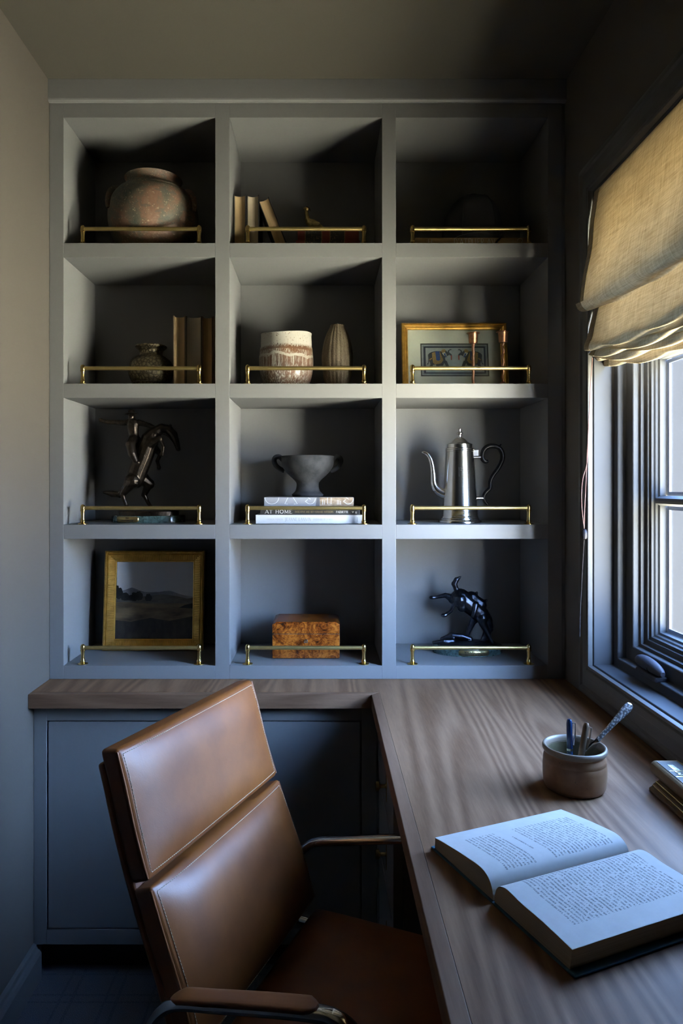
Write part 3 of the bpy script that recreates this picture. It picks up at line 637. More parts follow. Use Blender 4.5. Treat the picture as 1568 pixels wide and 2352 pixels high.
# --- elephant picture in a gold frame, leaning
m_gold = M('gilt_frame', (.66, .38, .085), .34, .85, var=.2, vs=50, bump=.15, bs=300)
m_mat = M('cream_mat', (.50, .47, .36), .8, var=.04); m_elb = M('print_ground', (.24, .25, .225), .8, var=.1, vs=90)
m_navy = M('print_navy', (.010, .014, .030), .7, var=.2); m_eleg = M('print_elephant_grey', (.035, .036, .042), .7, var=.3, vs=200); m_elgold = M('print_ochre', (.24, .145, .04), .7, var=.3, vs=300)
m_elblue = M('print_blue', (.018, .045, .16), .7, var=.3, vs=300); m_elred = M('print_red', (.22, .05, .03), .7); m_elmar = M('print_border_brown', (.05, .043, .032), .7, var=.1)
DE = 2.145; w = 243*DE/F; hgt = ZD(742, DE+.02)-S[1]
t = thing('elephant_picture', (XD(1044.5, DE), .178, S[1]), 'gold-framed print of two facing elephants leaning at the back of the shelf', 'picture', rx=-radians(9))
hgt = hgt/cos(radians(9)); bw = .0195
MB().frame(-w/2, w/2, 0, hgt, [(0,.014),(0,.0),(.0015,-.002),(.0045,-.002),(.006,.0005),(.0085,-.001),(.012,.002),(.0135,.0045),(.0155,.003),(.0185,.005),(bw,.0065),(bw,.010)]).build('frame', m_gold, t, smooth=28)
MB().box(-w/2+.004, w/2-.004, .0095, .0145, .004, hgt-.004).build('mat_board', m_mat, t)
kx = DE/F
def ep(cx, cy):     # from detail pixels (7.467 per photo pixel) to frame coordinates
    px = 960+cx/7.467; py = 780+cy/7.467; return ((px-1044.5)*kx, (ZD(py, DE+.012)-S[1]))
def sheet(name, pts, y, mat, par, raw=False):
    P = [p if raw else ep(*p) for p in pts]; MB().prism_y(P, y, y+.00035).build(name, mat, par)
def rect(x0, y0, x1, y1): return [(x0,y0),(x1,y0),(x1,y1),(x0,y1)]
pr_ = MB().prism_y([ep(*p) for p in rect(50,42,1222,628)], .0090, .0094).build('print', m_elmar, t)
for k, (r_, mt) in enumerate(((rect(72,64,1195,606), m_elb), (rect(92,84,1178,590), m_navy), (rect(98,90,1172,584), m_elb), (rect(104,96,1166,578), m_navy), (rect(136,122,1140,560), m_elb))):
    sheet('border_line', r_, .0088-.00022*k, mt, pr_)
yE = .0076
def elephant(fl):
    f = (lambda pts: [(1285-x, y) for x, y in pts][::-1]) if fl else (lambda pts: pts)
    def sh(nm, pts, k, mt): sheet(nm, f(pts), yE-.00016*k, mt, pr_)
    sh('elephant_body', [(175,250),(200,220),(245,195),(320,180),(400,185),(430,165),(480,165),(510,195),(545,225),(560,245),(520,262),(500,275),(470,300),(475,345),(500,360),(540,470),(490,470),(455,395),(430,440),(370,445),(360,470),(320,470),(310,420),(260,425),(245,470),(190,470),(215,420),(205,370),(185,330)], 0, m_eleg)
    sh('elephant_trunk', [(515,195),(530,165),(560,148),(585,150),(583,165),(560,165),(545,180),(545,205),(580,235),(590,262),(570,268),(545,245)], 1, m_eleg)
    sh('elephant_tail', [(180,280),(190,290),(196,370),(180,410),(155,425),(160,408),(178,390),(182,340)], 1, m_eleg)
    sh('elephant_blanket', [(245,215),(300,195),(385,190),(440,345),(400,400),(300,420),(262,395),(250,300)], 2, m_elgold)
    sh('blanket_panel', [(303,190),(378,182),(385,335),(360,355),(318,345)], 3, m_elblue)
    sh('head_cloth', [(400,190),(430,152),(470,148),(485,170),(470,205),(430,215)], 3, m_elgold)
    sh('ear_cloth', [(420,215),(470,205),(490,235),(500,300),(470,275),(440,250)], 4, m_mat)
    sh('ear', [(440,225),(480,222),(485,255),(505,300),(470,280)], 5, m_elblue)
    sh('tassel', [(565,262),(592,258),(588,340),(568,342)], 3, m_elred)
    sh('girth_band', [(195,330),(240,300),(248,320),(205,350)], 3, m_elgold)
elephant(False); elephant(True)
MB().box(-.022, .022, .0146, .0165, .01, hgt*.72).map(lambda x, y, z: (x, y+.028*(1-z/(hgt*.72)), z)).build('easel_strut', m_dark, t)
MB().box(-w/2+bw-.002, w/2-bw+.002, .0058, .0062, bw-.002, hgt-bw+.002).build('glazing', m_glass, t)
# --- candlesticks
def candlestick(px, top, D, label, tw):
    loc = (XD(px, D), D-D0, S[1]); h = ZD(top, D)-S[1]
    t = thing('candlestick', loc, label, 'candlestick', group='copper candlesticks')
    MB().lathe([(0,0),(.030,0),(.030,.002),(.026,.004),(.010,.006),(.006,.012)], 28).build('foot', m_copper, t, smooth=40)
    pts = [(tw*.0011*sin(i*1.1), tw*.0011*cos(i*1.1), .004+(h-.034)*i/24) for i in range(25)]
    MB().tube(pts, [.0042+.0005*sin(i*1.7) for i in range(25)], 8, flat=.75).build('stem', m_copper, t, smooth=60)
    MB().lathe([(0,h-.032),(.0115,h-.031),(.0128,h-.028),(.0142,h-.004),(.0155,h-.002),(.0190,h-.001),(.0192,h),(.0145,h-.0005),(.0132,h-.004),(.0118,h-.022),(0,h-.024)], 28).build('cup', m_copper, t, smooth=40)
candlestick(1086.5, 765, 2.04, 'slim copper candlestick standing in front of the elephant print', .6)
candlestick(1154.5, 762, 2.005, 'wavy copper candlestick at the right edge of the gold frame', 1.5)

# --- row 3 : bronze rider (plain generic horse and rider of about that size)
def oval_base(t, rx, ry, h, mat, name='marble_base'):
    return MB().lathe([(0,0),(1.0,0),(1.0,h*.86),(.985,h),(0,h)], 64, sx=rx, sy=ry).build(name, mat, t, smooth=30)
def on_oval(rx, ry, off):
    def f(x, y, z):
        s_ = max(-.999, min(.999, x/rx)); return (x, -ry*sqrt(1-s_*s_)+y-off, z)
    return f
def plaque(t, rx, ry, xc, w, z0, h, lines, mat):
    n = 10; x0, x1 = xc-w/2, xc+w/2; pm = MB(); r = h*.45; nx = 24; top = []; bot = []
    for i in range(nx+1):
        x = x0+w*i/nx; e = min(x-x0, x1-x); k = h*.22*(1-min(1, e/r))**2
        top.append((x, z0+h-k)); bot.append((x, z0+k))
    vs = [(x, 0, z) for x, z in bot]+[(x, 0, z) for x, z in top]; k = nx+1
    pm.add(vs, [(i, i+1, k+i+1, k+i) for i in range(nx)]); pm.map(on_oval(rx, ry, .0009))
    o = pm.build('plaque', mat, t, smooth=40); q = o.modifiers.new('thick', 'SOLIDIFY'); q.thickness = .0008; q.offset = -1
    tm = MB()
    for s_, xa, wa, za, ha in lines: text(tm, s_, xa, za, ha, 0, width=wa, thick=.17, thin=.09, serif=False)
    for xx in (x0+.004, x1-.004): strip(tm, arc(xx, z0+h/2, .0006, .0006, 0, 360, 8), .0008, 0)
    tm.map(on_oval(rx, ry, .00135)); tm.build('plaque_lettering', m_ink, o, fixn=False)
m_plq = M('plaque_brass', (.55, .43, .19), .30, 1, var=.08)
D3 = 2.085; k3 = D3/F
t = thing('rider_bronze', (XD(341.5, D3), D3-D0, S[2]), 'dark bronze horse rearing under a hatted rider on a green marble base', 'statue')
x0 = t.location.x; z0s = t.location.z
def P1(cx, cy, y=0): return (XD(120+cx/3.92, D3)-x0, y, ZD(900+cy/3.92, D3)-z0s)
oval_base(t, .1086, .072, .0205, m_marble)
MB().lathe([(0,.0205),(1,.0205),(1,.032),(.97,.0345),(0,.0365)], 48, sx=.091, sy=.058).build('bronze_plinth', m_bronze, t, smooth=35)
plaque(t, .1086, .072, -.0465, .070, .0025, .0165, [('2011', -.052, .0115, .0115, .0055), ('DOWNTOWN CUP', -.068, .041, .0045, .0045)], m_plq)
h = MB()
h.limb([P1(745,790), P1(775,700), P1(820,600), P1(850,510), P1(880,440)], [.028,.029,.028,.028,.026], 14)      # trunk
h.limb([P1(870,430), P1(920,370), P1(985,330), P1(1050,335)], [.025,.0195,.0155,.0125], 12)                     # neck
h.limb([P1(1045,340), P1(1090,385), P1(1115,450), P1(1135,515)], [.0130,.0135,.0105,.0072], 10)                 # head
for s_ in (-1, 1): h.limb([P1(1062,318,s_*.007), P1(1068,292,s_*.009)], [.0035,.0012], 6)
h.limb([P1(735,800,-.016), P1(700,850,-.018), P1(650,925,-.018), P1(660,965,-.018), P1(690,1035,-.018)], [.024,.0165,.0092,.0064,.0058], 10)
h.limb([P1(790,780,.014), P1(860,830,.018), P1(812,930,.018), P1(838,980,.018), P1(870,1035,.018)], [.024,.0165,.0090,.0062,.0058], 10)
for q_ in (P1(694,1040,-.018), P1(876,1040,.018)): h.ball(q_, .0078, 1.2, 1, .75)
h.limb([P1(890,470,-.014), P1(985,425,-.020), P1(1012,500,-.020), P1(1003,560,-.020)], [.015,.0090,.0062,.0055], 8); h.ball(P1(1003,568,-.02), .0068)
h.limb([P1(900,500,.014), P1(960,560,.020), P1(930,620,.020), P1(945,670,.020)], [.014,.0088,.0060,.0055], 8); h.ball(P1(946,682,.02), .0068)
h.limb([P1(700,780), P1(665,850), P1(610,925), P1(540,918), P1(465,905)], [.010,.0085,.0105,.0095,.0040], 8)        # tail
for i in range(9): h.ball(P1(905+i*18, 345-18*sin(i*.35)+i*2, 0), .0075-.0003*i, 1, .6, 1)                     # mane
sculpt(h.build('horse', m_bronze, t), .0016, 3)
r = MB()
r.limb([P1(738,430), P1(732,380), P1(728,320), P1(726,285)], [.0165,.0150,.0175,.0170], 12)
r.limb([P1(700,275,0), P1(690,275,0)], [.010,.010], 8); r.limb([P1(765,280), P1(775,280)], [.010,.010], 8)
r.limb([P1(690,272), P1(640,278), P1(570,272), P1(505,272), P1(455,262)], [.0095,.0085,.0072,.0066,.0060], 8); r.ball(P1(438,255), .0066)
for i in range(4): r.limb([P1(436,252,-.003+.002*i), P1(424,243+4*i,-.003+.002*i)], [.0018,.0014], 6)
r.limb([P1(775,275), P1(830,290), P1(880,305), P1(920,322)], [.0095,.0082,.0070,.0058], 8); r.ball(P1(930,328), .0062)
r.limb([P1(722,270), P1(718,245)], [.0075,.0070], 8); r.ball(P1(715,226), .0122, .86, 1, 1.1); r.ball(P1(709,230,-.011), .0022)
r.limb([P1(735,430,-.012), P1(725,480,-.026), P1(745,560,-.032), P1(775,620,-.032)], [.0150,.0150,.0125,.0085], 10); r.limb([P1(775,622,-.032), P1(800,640,-.033)], [.0075,.0055], 8)
r.limb([P1(745,430,.012), P1(740,480,.026), P1(755,560,.032), P1(780,620,.032)], [.0150,.0150,.0125,.0085], 10); r.limb([P1(780,622,.032), P1(805,640,.033)], [.0075,.0055], 8)
sculpt(r.build('rider', m_bronze, t), .0014, 3)
hc = P1(712,190)
MB().lathe([(0,.011),(.006,.0108),(.0098,.008),(.0105,.001),(.0140,-.0005),(.0195,-.0035),(.0200,-.0045),(.013,-.003),(.0085,-.002),(0,-.002)], 28, hc, fn=lambda x, y, z, a: (x, y, z+.003*cos(2*a)*0)).build('hat', m_bronze, t, smooth=50)
MB().tube(cr([P1(925,335,-.008), P1(960,372,-.014), P1(1040,398,-.014), P1(1105,468,-.010)], 4), .0011, 6).build('rein', m_bronze, t, smooth=60)
# --- stacked books with bowl
D32 = 1.994; y32 = D32-D0; kk = F/D32
def stack_book(name, a, b_, z0, z1, d, cover, label, rounded=False):
    w = (b_-a)/kk; t = thing('book', (XD((a+b_)/2, D32), y32, z0), label, 'book', group='large books stacked under the bowl'); h = z1-z0-.0003; bd = .0026
    mb = MB(); mb.box(-w/2, w/2, 0, .0024, 0, h); mb.box(-w/2, w/2, .0024, d, 0, bd); mb.box(-w/2, w/2, .0024, d, h-bd, h)
    c = mb.build('cover', cover, t, bevel=.0007); MB().box(-w/2+.004, w/2-.004, .003, d-.004, bd, h-bd).build('page_block', m_pgz, t); return t, c, w, h
m_bkwhite = M('white_book_cover', (.55,.55,.55), .45, var=.02); m_bkblack = M('charcoal_book_cover', (.030,.031,.033), .45, var=.1); m_bkgrey = M('pale_grey_book_cover', (.27,.27,.285), .4, var=.06, vs=12)
zA, zB, zC, zD = S[2], S[2]+.0250, S[2]+.0485, ZD(1142, D32)
t, c, w, h = stack_book('b', 587, 831.5, zA, zB, .225, m_bkwhite, 'white book with a thin grey title at the bottom of the stack')
def bx(t_, cx): return XD(580+cx/5.807, D32)-t_.location.x
tm = MB(); text(tm, 'JEANNE LANVIN', bx(t,430), .0078, .0090, -.0003, width=(775-430)/5.807/kk, thick=.13, thin=.05, serif=False); tm.build('title_print', m_greyink, c, fixn=False)
tm = MB(); text(tm, 'FASHION PIONEER', bx(t,190), .0090, .0056, -.0003, width=(402-190)/5.807/kk, thick=.09, thin=.05, serif=False); text(tm, 'VISIONNAIRE DE LA MODE', bx(t,808), .0090, .0056, -.0003, width=(1070-808)/5.807/kk, thick=.09, thin=.05, serif=False)
strip(tm, [(bx(t,1396), .0050), (bx(t,1396), .0180)], .0016, -.0003); tm.build('subtitle_print', m_greyink, c, fixn=False)
t, c, w, h = stack_book('b', 597, 826, zB, zC, .215, m_bkblack, 'charcoal book with white capitals in the middle of the stack')
tm = MB(); text(tm, 'AT HOME', bx(t,165), .0042, .0098, -.0003, width=(525-165)/5.807/kk, thick=.20, thin=.09); text(tm, 'PAQUETTE', bx(t,1113), .0052, .0062, -.0003, width=(1275-1113)/5.807/kk, thick=.19, thin=.09)
for s_ in (-1, 0, 1): strip(tm, [(bx(t,1336), .0055), (bx(t,1336)+s_*.0028, .0105)], .0012, -.0003)
for z_ in (.0045, .0065, .0085): strip(tm, [(bx(t,1368), z_), (bx(t,1390), z_)], .0012, -.0003)
tm.build('title_print', m_white, c, fixn=False)
tm = MB(); text(tm, 'EVOCATIVE AND ART-FORWARD INTERIORS', bx(t,565), .0060, .0050, -.0003, width=(1075-565)/5.807/kk, thick=.14, thin=.08, serif=False); tm.build('subtitle_print', m_goldink, c, fixn=False)
t, c, w, h = stack_book('b', 606, 812, zC, zD, .205, m_bkgrey, 'pale grey book with big cropped outline letters on top of the stack')
def oz(cy): return h-(cy-130)/5.807/kk
MB().prism_y([(bx(t,895), .0003), (w/2-.0003, .0003), (w/2-.0003, h-.0003), (bx(t,895), h-.0003)], -.00015, .0).build('spine_photo', M('sandstone_print', (.15,.095,.055), .5, vs=55, col2=(.42,.32,.22), stretch=(1,1,2.5)), c)
MB().prism_y([(bx(t,838), .0003), (bx(t,893), .0003), (bx(t,893), h-.0003), (bx(t,855), h-.0003)], -.00015, .0).build('spine_stripe', M('stripe_print', (.10,.10,.11), .5), c)
tm = MB(); SW = .0016
def ow(pts): strip(tm, [(bx(t, a), max(.0004, oz(b_))) for a, b_ in pts], SW, -.0004)
ow([(257+92*cos(radians(a)), 132+88*sin(radians(a))) for a in range(0, 181, 12)])
ow([(472,132),(428,220),(468,220)]); ow([(540,132),(597,220),(552,220)])
for s_ in (0, 508):
    ow([(738+s_,134),(772+s_,156)]); ow([(735+s_,160),(700+s_,186)]); ow([(700+s_,186)]+[(768+s_+68*cos(radians(a)), 140+80*sin(radians(a))) for a in range(140, -5, -15)])
ow([(998,132),(998,220),(1047,220),(1047,132)])
for x_, zz in ((935, 0), (960, 1), (1130, 0), (1150, 1), (1172, 2)): strip(tm, [(bx(t,x_), oz(165+zz*6)), (bx(t,x_), oz(228))], .0016, -.0004)
tm.build('title_print', m_white, c, fixn=False)
m_basalt = M('charcoal_clay', (.022,.0225,.024), .85, vs=30, col2=(.050,.050,.052), bump=.5, bs=160, spec=.15)
DW = 2.10; kw = F/DW; t = thing('footed_bowl', (XD(706, DW), DW-D0, zD+.0004), 'charcoal clay footed bowl with two loop handles on the book stack', 'bowl')
hb_ = ZD(1048, DW)-zD
pf = cr([(.046,.002),(.0475,.006),(.043,.0105),(.037,.017),(.0335,.030),(.0345,.042),(.044,.053),(.060,.068),(.0735,.085),(.0785,.1),(.0790,hb_-.006)], 4)
MB().lathe([(0,0),(.045,0)]+pf+[(.0805,hb_-.003),(.0800,hb_),(.0755,hb_),(.074,hb_-.012),(.06,.078),(.03,.062),(0,.06)], 56, fn=lambda x, y, z, a: (x*(1+.006*cos(3*a)), y*(1+.006*sin(2*a)), z)).build('vessel', m_basalt, t, smooth=55)
for s_ in (-1, 1): MB().tube(cr([(s_*.074,0,hb_-.012),(s_*.085,0,hb_-.002),(s_*.0965,0,hb_-.004),(s_*.1005,0,hb_-.014),(s_*.096,0,hb_-.027),(s_*.084,0,hb_-.038),(s_*.070,0,hb_-.044)], 5), [.0045]*31, 10, flat=1.7).build('handle', m_basalt, t, smooth=60)
# --- silver coffee pot
DK = 2.065; t = thing('coffee_pot', (XD(1055.5, DK), DK-D0, S[2]), 'tall silver coffee pot with black scroll handle', 'coffee pot')
x0 = t.location.x; z0s = t.location.z
def P3(cx, cy, y=0): return (XD(890+cx/3.824, DK)-x0, y, ZD(900+cy/3.824, DK)-z0s)
cz = lambda cy: P3(0, cy)[2]; kr = DK/F/3.824
MB().lathe([(0,0),(186*kr,0),(186*kr,.004),(181*kr,.007),(172*kr,.009),(171*kr,.012),(165*kr,.0135),(164*kr,.016),(159*kr,.019),(157*kr,.021),(120*kr,cz(530)),(121*kr,cz(527)),(124*kr,cz(525)),(124*kr,cz(515)),(121*kr,cz(512)),(125*kr,cz(508)),(125*kr,cz(500)),(112*kr,cz(498))], 64).build('body', m_silver, t, smooth=35)
lid = MB().lathe([(118*kr,cz(500)),(120*kr,cz(496)),(112*kr,cz(492)),(111*kr,cz(470)),(113*kr,cz(462)),(106*kr,cz(456)),(88*kr,cz(450)),(70*kr,cz(438)),(52*kr,cz(418)),(34*kr,cz(405)),(14*kr,cz(401)),(12*kr,cz(390)),(14*kr,cz(376)),(28*kr,cz(370)),(30*kr,cz(364)),(24*kr,cz(356)),(10*kr,cz(350)),(9*kr,cz(340)),(12*kr,cz(328)),(8*kr,cz(319)),(0,cz(317))], 48).build('lid', m_silver, t, smooth=35)
MB().limb([P3(525,905), P3(500,900)], [.014,.013]).build('spout_root', m_silver, t, smooth=60)
sp_pts = cr([P3(520,900), P3(480,890), P3(430,855), P3(405,800), P3(400,720), P3(390,640), P3(372,580), P3(345,545), P3(315,532), P3(300,531)], 4)
sp_r = [r_[0] for r_ in cr([(.0155,),(.0150,),(.0125,),(.0095,),(.0080,),(.0070,),(.0060,),(.0054,),(.0040,),(.0018,)], 4)]
MB().tube(sp_pts, sp_r, 16).build('spout', m_silver, t, smooth=60)
hp = cr([P3(880,605), P3(862,612), P3(838,595), P3(830,560), P3(845,510), P3(885,480), P3(940,478), P3(985,500), P3(1008,550), P3(1002,610), P3(965,680), P3(925,735), P3(900,790), P3(898,845), P3(865,880), P3(845,915), P3(850,955), P3(880,992)], 4)
MB().tube(hp, [r_[0] for r_ in cr([(.0050,),(.0065,),(.0072,),(.0070,),(.0072,),(.0078,),(.0078,),(.0080,),(.0078,),(.0074,),(.0070,),(.0066,),(.0064,),(.0068,),(.0062,),(.0062,),(.0056,),(.0036,)], 4)], 12).build('handle', m_black, t, smooth=60)
MB().limb([P3(975,490), P3(995,462)], [.0060,.0018], 8).build('handle_thumb_rest', m_black, t, smooth=60)
MB().tube([P3(745,575), P3(822,575)], .0050, 12).build('handle_socket', m_silver, t, smooth=50); MB().tube([P3(775,935), P3(838,935)], [.0062,.0058], 12).build('handle_socket', m_silver, t, smooth=50)
o = MB().box(P3(752,0)[0], P3(798,0)[0], -.004, .004, P3(0,565)[2], P3(0,508)[2]).build('hinge_block', m_silver, t, bevel=.0015)
em = MB()
for pts in ([(610,672),(640,668),(655,690),(690,685)], [(612,690),(640,700),(672,698)], [(600,665),(598,720),(603,745)], [(622,680),(650,682)]):
    strip(em, [(P3(a, b_)[0], P3(a, b_)[2]) for a, b_ in pts], .0011, 0)
rz_ = lambda z: (157+(120-157)*(z-.021)/(cz(530)-.021))*kr
em.map(lambda x, y, z: (x, -sqrt(max(1e-6, rz_(z)**2-x*x))-.0003, z)); em.build('engraved_crest', m_ink, t, fixn=False)

# --- row 4 : landscape in a fluted gold frame
DL = 2.125; al = radians(5.5); t = thing('landscape_picture', (XD(349.5, DL), DL-D0, S[3]), 'moody landscape painting in a fluted gold frame leaning in the bottom left cubby', 'picture', rx=-al)
w = 229*2.14/F; hgt = .3035; bw = .0345
MB().frame(-w/2, w/2, 0, hgt, [(0,.022),(0,.002),(.001,0),(.004,-.0015),(.006,-.001),(.0075,.0015),(.009,.001),(.0105,.0),(.012,.0025),(.030,.0115),(.0315,.0105),(.0335,.0115),(bw,.0135),(bw,.018)]).build('frame', m_gold, t, smooth=24)
fl = MB()
def flute(p0, p1):
    a = Vector(p0); b_ = Vector(p1); fl.tube([a, (a+b_)/2+Vector((0,-.0008,0)), b_], .00165, 6)
nf = 52
for i in range(nf):
    u = .014+(i+.5)/nf
    s_ = (i+.5)/nf; inset = lambda L: .0135+(L-.027)*s_
    xx = -w/2+.0125+(w-.025)*s_; zz = .0125+(hgt-.025)*s_
    e = lambda q, L: min(.0295, max(.0135, min(q, L-q)))
    qx = e(xx+w/2, w); qz = e(zz, hgt)
    yy = lambda o: .0025+(o-.012)/.018*.009-.0006
    flute((xx, yy(.0128), hgt-.0128), (xx, yy(qx), hgt-qx)); flute((xx, yy(.0128), .0128), (xx, yy(qx), qx))
    flute((-w/2+.0128, yy(.0128), zz), (-w/2+qz, yy(qz), zz)); flute((w/2-.0128, yy(.0128), zz), (w/2-qz, yy(qz), zz))
o = fl.build('fluting', m_gold, t, smooth=50); o['kind'] = 'stuff'
bd = MB()
for i in range(60):
    s_ = (i+.5)/60
    for c_ in ((-w/2+.005+(w-.01)*s_, -.001, .0045), (-w/2+.005+(w-.01)*s_, -.001, hgt-.0045), (-w/2+.0045, -.001, .005+(hgt-.01)*s_), (w/2-.0045, -.001, .005+(hgt-.01)*s_)): bd.ball(c_, .0017, n=4)
o = bd.build('bead_moulding', m_gold, t, smooth=60); o['kind'] = 'stuff'
iw, ih = w-2*bw, hgt-2*bw; ix, iz = -iw/2, bw
def canvas_mat(name, c1, c2, sc, st=(1,1,1)): return M(name, c1, .5, vs=sc, col2=c2, stretch=st, bump=.15, bs=500, spec=.35)
cv = MB().box(ix-.003, -ix+.003, .0155, .0175, iz-.003, iz+ih+.003).build('canvas', canvas_mat('painted_sky', (.74,.76,.79), (.86,.86,.85), 5), t)
def lay(nm, pts, k, mt): MB().prism_y([(ix+iw*a, iz+ih*b_) for a, b_ in pts], .0155-.0003*k, .0155-.0003*k+.00035).build(nm, mt, cv)
lay('painted_hills', [(0,.35),(0,.62),(.06,.62),(.12,.635),(.17,.655),(.20,.664),(.24,.652),(.30,.625),(.38,.605),(.46,.602),(.55,.605),(.63,.618),(.69,.622),(.74,.610),(.82,.58),(.9,.56),(1,.545),(1,.35)], 1, canvas_mat('painted_far_hill', (.20,.20,.225), (.32,.32,.33), 30))
lay('painted_slope', [(0,.3),(0,.52),(.2,.53),(.45,.56),(.6,.575),(.8,.55),(.92,.52),(1,.53),(1,.3)], 2, canvas_mat('painted_slope', (.085,.078,.07), (.15,.135,.11), 40, (1,1,3)))
rnd = random.Random(3)
for cx_, cz_, rw, rh in ((.03,.57,.06,.10), (.01,.60,.035,.09), (.12,.53,.055,.065), (.24,.53,.05,.075), (.30,.54,.05,.075), (.42,.52,.045,.065), (.19,.52,.05,.05)):
    pts = []
    for i in range(22):
        a = 2*pi*i/22; k = 1+rnd.uniform(-.12,.12); pts.append((max(0, cx_+rw*k*cos(a)), cz_+rh*k*sin(a)*(1 if sin(a) > 0 else .55)))
    lay('painted_tree', pts, 3, canvas_mat('painted_tree', (.012,.013,.014), (.028,.028,.027), 60) if not bpy.data.materials.get('painted_tree') else bpy.data.materials['painted_tree'])
lay('painted_field', [(0,0),(0,.47),(.1,.478),(.25,.465),(.4,.46),(.55,.455),(.7,.46),(.85,.455),(1,.45),(1,0)], 4, canvas_mat('painted_field', (.055,.042,.03), (.28,.20,.11), 16, (.7,1,2.6)))
lay('painted_foreground', [(0,0),(0,.24),(.2,.22),(.45,.27),(.7,.23),(1,.29),(1,0)], 5, canvas_mat('painted_foreground', (.022,.019,.018), (.055,.046,.038), 26, (2,1,1)))
lay('painted_shrubs', [(.82,.40),(.9,.44),(1,.46),(1,.39)], 5, bpy.data.materials['painted_tree'])
MB().box(-.025, .025, .0222, .0245, .008, hgt*.72).map(lambda x, y, z: (x, y+.040*(1-z/(hgt*.72)), z)).build('easel_strut', m_dark, t)
# --- burl box
DX = 2.025; kX = F/DX; t = thing('burl_box', (XD(702.5, DX), DX-D0, S[3]), 'polished burl wood keepsake box with a small silver key', 'box')
w = 155/kX; hl = ZD(1456.5, DX)-S[3]; hf = ZD(1435, DX)-S[3]; dp = .152
MB().box(-w/2, w/2, 0, dp, .002, hl-.0006).build('body', m_burl, t, bevel=.0012)
MB().box(-w/2+.003, w/2-.003, .003, dp-.003, 0, .0021).build('foot', m_dark, t)
MB().box(-w/2+.001, w/2-.001, .001, dp-.001, hl-.0008, hl+.0006).build('lid_gap', m_dark, t)
ld = MB(); z0_, z1_ = hl+.0006, hf; b1 = .0115; b2 = .006
lv = [(-w/2,0,z0_),(w/2,0,z0_),(w/2,dp,z0_),(-w/2,dp,z0_),(-w/2,0,z1_),(w/2,0,z1_),(w/2,dp,z1_),(-w/2,dp,z1_),(-w/2+b1,b1,z1_+b2),(w/2-b1,b1,z1_+b2),(w/2-b1,dp-b1,z1_+b2),(-w/2+b1,dp-b1,z1_+b2)]
ld.add(lv, [(0,3,2,1),(0,1,5,4),(1,2,6,5),(2,3,7,6),(3,0,4,7),(4,5,9,8),(5,6,10,9),(6,7,11,10),(7,4,8,11),(8,9,10,11)]); ld.build('lid', m_burl, t, bevel=.001)
kz = ZD(1472.5, DX)-S[3]
MB().lathe([(0,0),(.0055,0),(.0055,.0008),(.004,.0014),(0,.0015)], 20).map(lambda x, y, z: (x, -z, kz+y)).build('lock_plate', m_silver, t, smooth=40)
ky = MB().tube([(0,-.001,kz), (0,-.010,kz)], .0011, 8)
for a in (-.0028, .0028): ky.tube([(a+.0026*cos(q*pi/5), -.0115, kz+.0026*sin(q*pi/5)) for q in range(11)], .0008, 6)
ky.build('key', m_silver, t, smooth=60)
# --- bucking horse bronze (plain generic horse of about that size)
D4 = 2.115; t = thing('bucking_horse_bronze', (XD(1072.5, D4), D4-D0, S[3]), 'blue-black bronze horse kicking up its hind legs on a green marble base', 'statue')
x0 = t.location.x; z0s = t.location.z
def P4(cx, cy, y=0): return (XD(890+cx/3.824, D4)-x0, y, ZD(1230+cy/3.824, D4)-z0s)
oval_base(t, .1048, .070, .0225, m_marble)
plaque(t, .1048, .070, .0065, .0905, .0030, .0170, [('WICKED PONY', -.0225, .058, .0110, .0062), ('BY FREDERIC REMINGTON', -.0315, .076, .0046, .0046)], m_plq)
gd = MB(); gd.ball((0,0,.0225), .03, 3.1, 1.9, .38, n=14)
for i in range(16): a = rnd.uniform(0, 6.28); q_ = rnd.uniform(.2, .85); gd.ball((.088*q_*cos(a), .05*q_*sin(a), .028), rnd.uniform(.006,.011), 1.4, 1.1, .6, n=6)
gd.limb([(-.104,-.012,.030),(-.075,-.014,.034),(-.045,-.010,.034)], [.005,.007,.008]); gd.limb([(-.075,.006,.036),(-.045,.002,.048),(-.015,0,.046),(.01,0,.038)], [.007,.010,.009,.008])
sculpt(gd.build('rocky_ground', m_bronzeb, t), .002, 3)
h = MB()
h.limb([P4(640,545), P4(690,585), P4(755,635), P4(815,690)], [.0285,.0285,.0275,.0260], 14)
h.limb([P4(825,690), P4(870,745), P4(885,800), P4(878,835)], [.0235,.0185,.0150,.0120], 12)
h.limb([P4(882,815), P4(870,865), P4(845,905), P4(828,925)], [.0130,.0125,.0090,.0065], 10)
for s_ in (-1, 1): h.limb([P4(893,812,s_*.006), P4(908,832,s_*.009)], [.0032,.0010], 6)
h.limb([P4(625,560,-.014), P4(640,620,-.018), P4(575,592,-.018), P4(545,655,-.018), P4(500,685,-.018)], [.022,.0150,.0085,.0062,.0060], 10); h.ball(P4(488,690,-.018), .0078, 1.3, 1, .8)
h.limb([P4(620,545,.014), P4(580,570,.018), P4(515,533,.018), P4(445,548,.018), P4(415,553,.018)], [.021,.0145,.0082,.0060,.0058], 10); h.ball(P4(400,553,.018), .0076, 1.3, 1, .8)
h.limb([P4(820,715,-.014), P4(825,770,-.017), P4(868,850,-.017), P4(908,940,-.017)], [.018,.0110,.0074,.0056], 10); h.ball(P4(912,950,-.017), .0072, 1.2, 1, .7)
h.limb([P4(790,720,.014), P4(755,770,.017), P4(720,850,.017), P4(694,935,.017)], [.018,.0110,.0074,.0056], 10); h.ball(P4(695,948,.017), .0072, 1.2, 1, .7)
h.limb([P4(628,500), P4(600,465), P4(585,425), P4(605,388), P4(640,360)], [.0075,.0085,.0098,.0085,.0025], 8)
